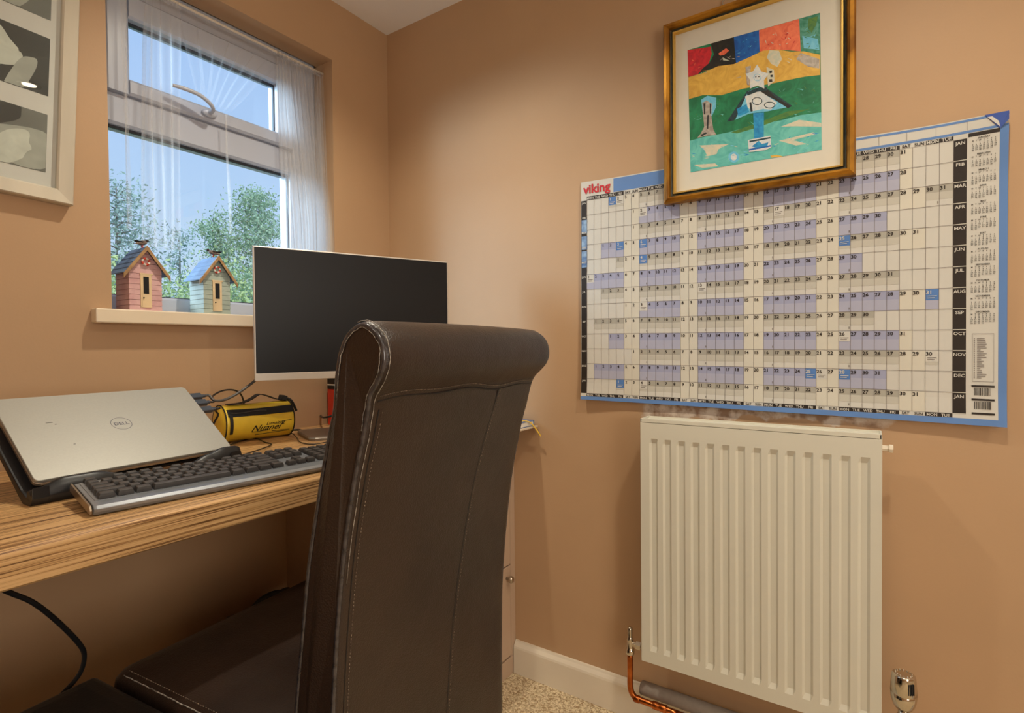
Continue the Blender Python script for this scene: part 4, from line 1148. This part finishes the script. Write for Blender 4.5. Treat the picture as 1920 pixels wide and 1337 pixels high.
# ------------------------------------------------------------------ keyboard
ka = math.radians(-7.2)
KO = Vector((-1.079, -.517, DZ)); KU = Vector((math.cos(ka), math.sin(ka), 0)); KV = Vector((-math.sin(ka), math.cos(ka), 0))
kb = thing('keyboard', 'black and grey computer keyboard on desk in front of the laptop', 'keyboard', KO + KU * .225 + KV * .07, ka)
tilt = math.radians(5)
def kl(u, v, z): return KO + KU * u + KV * v + Vector((0, 0, .0065 + z + math.tan(tilt) * max(0, v)))
KW, KD = .452, .129
b = MB(); pr = [(0, .0), (-.0015, .0045), (.003, .0085), (.018, .0100), (KD - .006, .0112), (KD, .007), (KD, -.002), (.004, -.0055)]
rs = [[kl(u + (.002 if k in (0, 3) else 0) * (1 if k == 0 else -1), v + (.002 if k in (0, 3) and v < .01 else 0), z) for v, z in pr] for k, u in enumerate((0, .006, KW - .006, KW))]
b.rings(rs, 0, False); kbod = b.build('keyboard_body', M['kbody'], kb, bevel=.0012)
b = MB(); b.rings([[kl(u, v, z) for v, z in ((.0200, .0098), (.0200, .0108), (KD - .008, .0122), (KD - .008, .0105))] for u in (.008, KW - .008)], 0, False); b.build('key_bed', M['kbody'], kb)
for u in (-.0025, KW):
    b = MB(); b.rings([[kl(q, v, z) for v, z in ((.002, -.003), (-.0005, .003), (.004, .0095), (KD - .004, .0122), (KD, .006), (KD, -.001))] for q in (u, u + .0025)], 0, False); b.build('end_trim', M['kside'], kb)
for u, v, h, z1 in ((.02, .012, .01, -.0045), (KW - .04, .012, .01, -.0045), (.03, KD - .02, .006, -.002), (KW - .05, KD - .02, .006, -.002)):
    b = MB(); b.rings([[KO + KU*a + KV*c + Vector((0,0,0.0002)) for a, c in ((u, v), (u+.02, v), (u+.02, v+h), (u, v+h))], [kl(a, c, z1) for a, c in ((u, v), (u+.02, v), (u+.02, v+h), (u, v+h))]], 0, False)
    b.build('foot', M['black'], kb)
kmesh = {}
KMAT = Matrix((KU, KV * math.cos(tilt) + Vector((0, 0, math.sin(tilt))), KU.cross(KV * math.cos(tilt) + Vector((0, 0, math.sin(tilt)))))).transposed().to_4x4()
def key_mb(wd, dp):
    mb = MB(); a = .0008; t_ = .0026
    def rr_(i, z, sh=0): return [Vector((x, y, z)) for x, y in ((i, i*.6 + sh), (wd - i, i*.6 + sh), (wd - i, dp - i), (i, dp - i))]
    mb.rings([rr_(a, 0), rr_(a + .0004, .004), rr_(t_, .0078, .0), rr_(t_ + .0012, .0081)], 0, False); return mb
def add_key(u, v, wd, dp=.0162):
    k = (round(wd, 4), round(dp, 4)); T = Matrix.Translation(kl(u, v, .0112)) @ KMAT
    L = INV[kb.name] @ T
    if k not in kmesh:
        o = key_mb(wd, dp).build('key', M['key'], None, bevel=.0006); kmesh[k] = o
    else:
        o = kmesh[k].copy(); col.objects.link(o)
    o.name = 'key'; o.parent = kb; o.matrix_basis = L
U1 = .01905
ku0, kv0 = .012, .0215
r0 = [1.25, 1.25, 1.25, 6.25, 1.25, 1.25, 1.25, 1.25]
rowsk = [r0, [2.25] + [1]*10 + [2.75], [1.75] + [1]*11 + [2.25], [1.5] + [1]*12 + [1.5], [1]*13 + [2]]
for i, rw in enumerate(rowsk):
    u = ku0
    for wk in rw: add_key(u, kv0 + i * .0174, wk * U1 - .0013); u += wk * U1
v = kv0 + 5 * .0174 + .0025
for u in [0, 2, 3, 4, 5, 6.5, 7.5, 8.5, 9.5, 11, 12, 13, 14]: add_key(ku0 + u * U1, v, U1 - .0013, .0140)
nu = ku0 + 15.3 * U1
for i, cnt in ((0, 3), (3, 3), (4, 3)):
    for j in range(3): add_key(nu + j * U1, kv0 + i * .0174, U1 - .0013)
add_key(nu + U1, kv0 + .0174, U1 - .0013)
for j in range(3): add_key(nu + j * U1, v, U1 - .0013, .0140)
b = MB(); pu = nu + 3.3 * U1
for i in range(5):
    for j in range(4):
        k_ = key_mb(U1 - .0013, .0162); T = Matrix.Translation(kl(pu + j * U1, kv0 + i * .0174, .0112)) @ KMAT
        b.mesh([T @ q for q in k_.v], k_.f)
o = b.build('keypad_keys', M['key'], kb); o['kind'] = 'stuff'

# ------------------------------------------------------------------ monitor
ma = math.radians(-24)
MU = Vector((math.cos(ma), math.sin(ma), 0)); MN = Vector((math.sin(ma), -math.cos(ma), 0))      # MN towards the room
MO = Vector((-.640, -.200, .928)); MW, MH_ = .522, .3305
mo = thing('monitor', 'black screen computer monitor with silver lower bezel on desk in the corner', 'monitor', Vector((MO.x, MO.y, DZ)) + MU * .26 - MN * .09, ma)
def ml(u, n, z): return MO + MU * u + MN * n + Vector((0, 0, z))
b = MB()
def mrect(i, n, mi=0): return [ml(i, n, i), ml(MW - i, n, i), ml(MW - i, n, MH_ - i), ml(i, n, MH_ - i)]
b.rings([mrect(.002, 0), mrect(0, -.001), mrect(0, -.008), mrect(.02, -.012), mrect(.09, -.034), mrect(.12, -.036)], 0, False)
b.build('casing', M['silver'], mo)
b = MB(); b.rings([[ml(.0035, n, .0185), ml(MW - .0035, n, .0185), ml(MW - .0035, n, MH_ - .0035), ml(.0035, n, MH_ - .0035)] for n in (-.0005, .0008)], 0, False); b.build('screen', M['screen'], mo)
b = MB(); b.rings([[ml(.0005, n, .0005), ml(MW - .0005, n, .0005), ml(MW - .0005, n, .0180), ml(.0005, n, .0180)] for n in (-.0005, .0016)], 0, False); b.build('lower_bezel', M['silver'], mo, bevel=.0004)
b = MB(); b.rings([[ml(u, n, z) for u, n in ((.236, -.036), (.286, -.036), (.286, -.052), (.236, -.052))] for z in (.14, -.05, DZ + .009 - MO.z)], 0, False); b.build('stand_neck', M['silver'], mo, bevel=.003)
def brect(z, i): 
    out = []
    for cx_, cy_, a0 in ((.37, -.03, 0), (.15, -.03, 90), (.15, -.17, 180), (.37, -.17, 270)):
        for q in range(5):
            a = math.radians(a0 + 22.5 * q); out.append(Vector((0, 0, z - MO.z)) + ml(cx_ - .0 + (.022 - i) * math.cos(a), cy_ + (.022 - i) * math.sin(a), 0))
    return out
b = MB(); b.rings([brect(DZ + .0005, 0), brect(DZ + .006, 0), brect(DZ + .0085, .003)], 0, False); b.build('stand_base', mat('grey_base', rgb(128, 118, 108), .35, .4), mo)

# ------------------------------------------------------------------ yellow barrel case
pc = thing('pencil_case', 'yellow barrel pencil case with black zip and strap in front of wall', 'pencil case', (-.57, -.075, DZ))
c1 = Vector((-.655, -.062, .8145)); c2 = Vector((-.482, -.090, .8145)); A = (c2 - c1).normalized(); B = Vector((0, 0, 1)); Cx = A.cross(B).normalized()   # Cx towards the room
if Cx.y > 0: Cx = -Cx
PR = .0485; PLn = (c2 - c1).length
def prad(s, a):
    sag = 1 - .03 * math.sin(s * PI) + .012 * math.sin(7 * s + 2 * a) + .010 * math.sin(3 * a + 4 * s)
    return PR * sag
def bp_(s, a, off=0):        # a: 0 towards the room, 90 deg up
    r = prad(s, a) + off
    z = r * math.sin(a); z = max(z, -.0485 + .0005 if off <= .003 else -.0485 + .0005)
    return c1 + A * (PLn * s) + Cx * r * math.cos(a) + B * z
b = MB(); n = 40
rs = []
for s, k in [(0, .0), (0, .5), (0, .93), (.012, 1)] + [(q / 16, 1) for q in range(1, 16)] + [(.988, 1), (1, .93), (1, .5), (1, 0)]:
    ring = []
    for j in range(n):
        p = bp_(s, 2 * PI * j / n); cc = c1 + A * (PLn * s); q_ = cc + (p - cc) * k
        dome = (1 - k * k) * .008 * (-1 if s < .5 else 1); ring.append(q_ + A * dome)
    rs.append(ring)
b.rings(rs, 0, True, False); bag = b.build('case_body', M['yellow'], pc)
for s in (.004, .996):
    b = MB(); b.tube([bp_(s, 2 * PI * j / 36, .0004) for j in range(37)], .0016, 6, sub=1); b.build('piping', M['webbing'], pc)
def band(s0, s1, a0, a1, off, m, name, n1=20, n2=8, par=None):
    mb = MB(); a0, a1 = math.radians(a0), math.radians(a1)
    g = [[bp_(s0 + (s1 - s0) * i / n1, a0 + (a1 - a0) * j / n2, off) for j in range(n2 + 1)] for i in range(n1 + 1)]
    g2 = [[bp_(s0 + (s1 - s0) * i / n1, a0 + (a1 - a0) * j / n2, -.001) for j in range(n2 + 1)][::-1] for i in range(n1 + 1)]
    mb.rings([x + y for x, y in zip(g, g2)], 0, False); return mb.build(name, m, par or pc)
band(.035, .985, 24, 50, .0012, M['webbing'], 'zip_band')
zc = MB(); zc.tube([bp_(.04 + .55 * q / 12, math.radians(37 - 3 * math.sin(q / 2)), .0022) for q in range(13)], .0011, 6, sub=2); zc.build('zip_teeth', M['gcable'], pc)
zp = MB(); zr = []
for q in range(9):
    a_ = math.radians(30 - 58 * q / 8); zr.append([bp_(s_, a_, o_) for s_, o_ in ((.050, .0015), (.092, .0015), (.092, .0035), (.050, .0035))])
zp.rings(zr, 0, False)
zp.build('zip_puller', M['webbing'], pc, bevel=.0005)
# strap over the top
def strap(pts, wdt, th_, name):
    P = spline(pts, 6); mb = MB(); rs = []
    for i, p in enumerate(P):
        t_ = (P[min(i+1, len(P)-1)] - P[max(i-1, 0)]).normalized(); side = Vector((-.1, -1, 0)).normalized(); side = (side - t_ * side.dot(t_)).normalized(); nn = t_.cross(side)
        rs.append([p + side * (x * wdt / 2) + nn * (y * th_ / 2) for x, y in ((-1, -1), (1, -1), (1, 1), (-1, 1))])
    mb.rings(rs, 0, False); return mb.build(name, M['webbing'], pc, bevel=.0003)
strap([bp_(.10, math.radians(88), .002), bp_(.30, math.radians(88), .004), bp_(.45, math.radians(90), .012), bp_(.56, math.radians(90), .022), bp_(.68, math.radians(90), .017), bp_(.82, math.radians(88), .006), bp_(.93, math.radians(88), .004)], .022, .002, 'carry_strap')
b = MB(); T = Matrix.Translation(bp_(.925, math.radians(84), .006)) @ Matrix.Rotation(.3, 4, 'Y'); b.box((-.008, -.011, -.006), (.007, .011, .009), 0, T); b.build('strap_buckle', M['webbing'], pc, bevel=.002)
b = MB(); b.tube([bp_(.95, math.radians(80), .008), bp_(1.03, math.radians(70), .002), c2 + A * .022 + B * .018 + Cx * .012], .0035, 8); b.build('zip_cord', M['webbing'], pc)
glyphs(['Lumaiting', 'Nuanel'], .012)
b = MB()
def onbag(s0, a0):
    def fn(x, y):
        s = s0 + x / PLn; a = math.radians(a0) + y / PR; return bp_(s, a, .0008)
    return fn
put_text(b, 'Lumaiting', onbag(.70, -10), .0125, 0, .012, 1.0, .45)
put_text(b, 'Nuanel', onbag(.56, -27), .0235, 0, .012, 1.1, .5)
for (sa, aa), (sb, ab) in (((.36, -29), (.60, -28)), ((.80, -3), (.95, 0)), ((.42, -42), (.90, -37)), ((.66, -33), (.93, -34))):
    g = [bp_(sa + (sb - sa) * q / 8, math.radians(aa + (ab - aa) * q / 8), .0009) for q in range(9)]; b.tube(g, .0007, 5, sub=1)
b.build('printed_lettering', M['ink'], pc)

# ------------------------------------------------------------------ small things on the worktop
bx = thing('box', 'red and black box standing on the desk behind the monitor', 'box', (-.23, -.055, DZ))
b = MB(); b.box((-.291, -.095, DZ + .0005), (-.18, -.02, .878)); b.build('lower_panel', M['red'], bx)
b = MB(); b.box((-.2913, -.0953, .8785), (-.1797, -.0197, .890)); b.box((-.2913, -.0953, .8945), (-.1797, -.0197, .912)); b.build('upper_panel', M['blackcard'], bx)
b = MB(); b.box((-.2911, -.0951, .8901), (-.1799, -.0199, .8944)); b.build('stripe', M['whitecard'], bx)
tr = thing('document_tray', 'thin pale board lying on end of the worktop, jutting out beside the wall', 'tray', (-.10, -.46, DZ))
b = MB(); b.box((-.200, -.622, DZ + .0004), (-.004, -.33, DZ + .0050)); b.build('board', mat('pale_board', rgb(206, 190, 168), .5), tr, bevel=.0008)
bk_ = thing('booklet', 'blue and white booklet on the pale board by the wall', 'booklet', (-.10, -.48, DZ + .006))
z_ = DZ + .0054
b = MB(); b.box((-.165, -.612, z_), (-.010, -.40, z_ + .0012)); b.box((-.165, -.612, z_ + .0142), (-.010, -.40, z_ + .0156)); b.box((-.0112, -.612, z_ + .0012), (-.010, -.40, z_ + .0142)); b.build('cover', M['bluecard'], bk_)
b = MB(); b.box((-.163, -.610, z_ + .0013), (-.0115, -.402, z_ + .0141)); b.build('pages', M['whitecard'], bk_)
b = MB(); b.box((-.150, -.600, z_ + .0157), (-.030, -.43, z_ + .0162)); b.build('cover_print', M['whitecard'], bk_)
# yellow strap hanging over the edge
P = [(-.085, -.540, z_ + .019), (-.055, -.585, z_ + .0185), (-.040, -.614, z_ + .014), (-.030, -.628, z_ - .004), (-.022, -.642, z_ - .028)]
Ps = spline(P, 5); b = MB(); rs = []
for i, p in enumerate(Ps):
    t_ = (Ps[min(i+1, len(Ps)-1)] - Ps[max(i-1, 0)]).normalized(); s_ = Vector((1, .3, .1)); s_ = (s_ - t_ * s_.dot(t_)).normalized(); n_ = t_.cross(s_)
    rs.append([p + s_ * .0035 * x + n_ * .0006 * y for x, y in ((-1, -1), (1, -1), (1, 1), (-1, 1))])
b.rings(rs, 0, False); tag(b.build('strap', M['ribbon']), 'narrow yellow strap lying over booklet and hanging past the board edge', 'strap')

# plugs in the laptop side, each on its own lead
def plug_cable(label, u_, v_, pts, r_, m, name='usb_cable', long=.030):
    base = LM @ Vector((LW, v_, -.0115)); t = thing(name, label, 'cable', base)
    b = MB(); b.box((LW + .0006, v_ - .008, -.0155), (LW + .0006 + long, v_ + .008, -.0065), 0, LM); b.box((LW + .0006 + long, v_ - .004, -.0135), (LW + .009 + long, v_ + .004, -.0085), 0, LM)
    b.build('plug', mat('plug_slate', rgb(60, 66, 76), .35), t, bevel=.0015)
    s = LM @ Vector((LW + .009 + long, v_, -.011)); b = MB(); b.tube([s, s + LU * .010] + [Vector(p) for p in pts], r_, 8); b.build('lead', m, t)
plug_cable('thick dark cable rising from laptop side to the back of the monitor', 0, .186, [U(402, 751, 'y', -.178), U(420, 750, 'y', -.176), U(440, 741, 'y', -.172), U(461, 727, 'y', -.170), U(480, 712, 'y', -.165), U(500, 692, 'y', -.17), U(520, 665, 'y', -.19)], .0032, M['gcable'])
plug_cable('thin black cable looping up from laptop side towards the wall', 0, .163, [U(398, 744, 'y', -.13), U(411, 735, 'y', -.10), U(427, 731, 'y', -.07), U(443, 733, 'y', -.05), U(453, 742, 'y', -.035), U(458, 762, 'y', -.03), U(458, 800, 'y', -.02)], .0022, M['cable'])
plug_cable('short black cable bent back from laptop side near pencil case', 0, .138, [(-.715, -.160, .862), (-.704, -.150, .850), (-.706, -.140, .835), (-.718, -.125, .80), (-.72, -.10, .770)], .0024, M['cable'])
def D(px, py, h): 
    p = U(px, py, 'z', DZ + h); return p
def cable(name, label, pts, r_, m, sub=6):
    b = MB(); b.tube(pts, r_, 8, sub=sub); return tag(b.build(name, m), label, 'cable')
cable('keyboard_cable', 'thin black cable from keyboard back passing under the pencil case front', [kl(.21, KD - .001, .006), D(505, 836, .004), D(496, 829, .004), D(478, 822, .0035), D(455, 826, .0035), D(437, 832, .0035), D(420, 838, .0035)], .0016, M['cable'])
cable('thin_cable', 'thin looping cable in front of pencil case leading right towards the chair', [D(478, 818, .004), D(492, 812, .007), D(515, 809, .010), D(545, 812, .008), D(556, 820, .004), D(563, 829, .0028), D(585, 833, .0028), D(612, 829, .0028), D(640, 822, .0028)], .0014, M['cable'])
cable('power_cable', 'black power cable curving behind the chair beside the monitor base', [Vector((-.456, -.052, .786)), D(566, 785, .004) + Vector((0, 0, .004)), D(595, 776, .006) + Vector((0, 0, .008)), Vector((-.36, -.09, .800)), Vector((-.31, -.13, .815)), Vector((-.27, -.14, .80)), Vector((-.25, -.16, .770))], .0032, M['cable'])
cable('monitor_cable', 'black cable lying round the front corner of the monitor base', [Vector((-.475, -.030, .769)), D(563, 806, .003), D(578, 816, .003), D(592, 823, .0102 - .007), D(606, 822, .0032), D(640, 816, .0032)], .0026, M['cable'])
# cable hanging below the worktop
cable('hanging_cable', 'black cable hanging in a curve under the worktop', [Vector((-1.195, -.50, .7145)), U(20, 1112, 'y', -.47), U(62, 1130, 'y', -.46), U(105, 1163, 'y', -.44), U(145, 1203, 'y', -.42), U(158, 1228, 'y', -.41), U(150, 1262, 'y', -.40), U(120, 1298, 'y', -.39), U(75, 1337, 'y', -.38), U(30, 1385, 'y', -.37), U(0, 1500, 'y', -.35), Vector((-1.22, -.36, .004))], .0036, M['cable'])
# dark item at the far left of the worktop
dp = thing('speaker', 'black box at far left of desk, behind laptop stand', 'box', (-1.30, -.20, DZ))
b = MB(); b.box((-1.40, -.30, DZ + .0005), (-1.195, -.12, DZ + .085)); b.build('housing', M['blackcard'], dp, bevel=.006)
dp.name = 'black_box'
# black bag on the floor under the worktop
bg_ = thing('bag', 'slumped black bag under the desk beside the cupboard', 'bag', (-.60, -.16, 0))
b = MB(); rs = []
for z, k in [(.0, .0), (.0, .85), (.03, 1), (.15, 1.02), (.25, .93), (.31, .78), (.345, .55), (.352, .0)]:
    rs.append([Vector((-.60 + (.150 + .01 * math.sin(3 * a)) * k * math.copysign(abs(math.cos(a)) ** .6, math.cos(a)), -.17 + (.115) * k * math.copysign(abs(math.sin(a)) ** .6, math.sin(a)), z + .001 + (.014 * math.sin(2 * a + 1) if z > .2 else 0))) for a in [2 * PI * q / 36 for q in range(36)]])
b.rings(rs, 0, True, False); b.build('bag_body', M['webbing'], bg_)
b = MB(); b.tube([(-.66, -.17, .32), (-.64, -.18, .37), (-.60, -.185, .385), (-.56, -.18, .37), (-.54, -.17, .32)], .006, 8); b.build('bag_handle', M['webbing'], bg_)

# ------------------------------------------------------------------ recessed ceiling lights
for i, ((x, y), pw) in enumerate(zip(SPOTS, SPOT_W)):
    lb = ['recessed ceiling spotlight nearest the window', 'recessed ceiling spotlight opposite the painting', 'recessed ceiling spotlight furthest along the right wall', 'recessed ceiling spotlight above the left of the desk side', 'recessed ceiling spotlight at the back left of room'][i]
    t = thing('ceiling_spotlight', lb, 'light', (x, y, CEIL), 0, 'ceiling spotlights')
    b = MB(); b.lathe([(.024, 0), (.041, 0), (.041, -.003), (.030, -.005), (.026, -.003), (.024, 0)], (x, y, CEIL - .0003), 'z', 28); b.build('bezel', M['chrome'], t)
    b = MB(); b.lathe([(0, 0), (.0235, 0), (.0235, -.0015), (0, -.0015)], (x, y, CEIL - .0004), 'z', 24); b.build('lamp_face', M['lightdisc'], t)
    ld = bpy.data.lights.new('spot_lamp', 'SPOT'); ld.energy = pw; ld.spot_size = math.radians(138); ld.spot_blend = 1.0; ld.shadow_soft_size = .022; ld.color = SPOT_C
    lo = bpy.data.objects.new('spot_lamp', ld); lo.location = (x, y, CEIL - .028); col.objects.link(lo)
# ------------------------------------------------------------------ garden
gm = mat('garden_grass', rgb(110, 140, 70), .9, c2=rgb(80, 110, 50), scale=2)
b = MB(); b.box((-15, .6, -3.2), (25, 40, -3.0)); o = b.build('garden_ground', gm); o['kind'] = 'structure'
bark = mat('bark', rgb(150, 150, 140), .9, c2=rgb(124, 126, 116), scale=10)
def leafm(n, c, c2):
    m = mat('leaf_' + n, c, .6, c2=c2, scale=1.6, detail=5); return m
LF = [leafm('bluegreen', rgb(186, 210, 204), rgb(150, 184, 176)), leafm('green', rgb(186, 214, 184), rgb(146, 186, 150)), leafm('yellowgreen', rgb(214, 230, 164), rgb(178, 206, 140))]
def tree(label, base, top, width, nbr, nleaf, m, seed, leafsize=.045, droop=.1, cat='tree', name='garden_tree', h0=.15, conic=1.0):
    rnd = random.Random(seed); base = Vector(base); H = top - base.z
    t = thing(name, label, cat, base, 0, 'trees and shrubs outside the window')
    tb = MB(); lean = Vector((rnd.uniform(-.02, .02), 0, 0))
    tr_ = [base + Vector((.04 * math.sin(k), .04 * math.cos(k * 1.7), H * k / 8)) for k in range(9)]
    tb.tube(tr_, .09, 8, sub=2, rr=lambda q: 1.05 - q)
    lv_ = MB()
    for i in range(nbr):
        f = h0 + (1 - h0) * (i + rnd.random()) / nbr; a = rnd.uniform(0, 2 * PI)
        L = width * (1 - f * conic) ** .7 * rnd.uniform(.6, 1.1) + .12
        s = base + Vector((0, 0, H * f)); d = Vector((math.cos(a), math.sin(a), rnd.uniform(-.05, .55)))
        pts = [s + d * (L * q / 4) + Vector((0, 0, -droop * L * (q / 4) ** 2)) + Vector((rnd.gauss(0, .03), rnd.gauss(0, .03), rnd.gauss(0, .03))) * L for q in range(5)]
        tb.tube(pts, .011, 4, sub=1, rr=lambda q: 1.1 - q)
        for j in range(int(nleaf * 1.7)):
            q = rnd.uniform(.15, 1.05); k = min(3, int(q * 4)); p = pts[k].lerp(pts[k + 1], q * 4 - k)
            spread = .10 + .12 * L * (1 - q * .6)
            p = p + Vector((rnd.gauss(0, spread), rnd.gauss(0, spread), rnd.gauss(0, spread * .8)))
            a1 = Vector((rnd.gauss(0, 1), rnd.gauss(0, 1), rnd.gauss(0, 1))).normalized(); a2 = a1.orthogonal().normalized(); a2 = Matrix.Rotation(rnd.uniform(0, 6), 3, a1) @ a2
            sz = leafsize * .72 * rnd.uniform(.6, 1.5)
            lv_.face([p - a1 * sz, p + a2 * sz * .42, p + a1 * sz, p - a2 * sz * .42])
    tb.build('trunk', bark, t); o = lv_.build('foliage', m, t)
    return t
tree('tall feathery blue-green tree at left behind the pink beach hut', (2.2, 8.3, -3), 3.55, 1.5, 84, 62, LF[0], 2, .042, .3, h0=.4, conic=.8)
tree('thin blue-green sapling top between the two beach huts', (3.35, 8.8, -3), 3.15, .7, 34, 46, LF[0], 3, .04, .2, h0=.4)
tree('dense green conifer rising behind the monitor', (4.75, 8.6, -3), 3.95, 1.9, 90, 150, LF[1], 4, .042, .1, h0=.3, conic=.95)
tree('narrow green conifer tip left of the dense one', (3.95, 8.8, -3), 3.45, .8, 46, 110, LF[1], 14, .04, .1, h0=.35)
tree('broad green conifer at right behind the monitor top', (6.2, 8.8, -3), 3.7, 1.7, 70, 130, LF[1], 6, .042, .1, h0=.3)
tree('yellow-green bushy shrub low behind the pink hut', (2.7, 6.8, -3), 1.95, 1.6, 60, 120, LF[2], 5, .045, .15, name='garden_shrub', h0=.45, conic=.55, cat='shrub')
tree('yellow-green bushy shrub low behind the pale hut', (1.5, 6.9, -3), 1.95, 1.4, 46, 110, LF[2], 9, .045, .15, name='garden_shrub', h0=.45, conic=.55, cat='shrub')
tree('green shrub low behind the left edge of the monitor', (4.0, 7.2, -3), 2.1, 1.6, 60, 120, LF[1], 7, .045, .15, name='garden_shrub', h0=.45, conic=.55, cat='shrub')
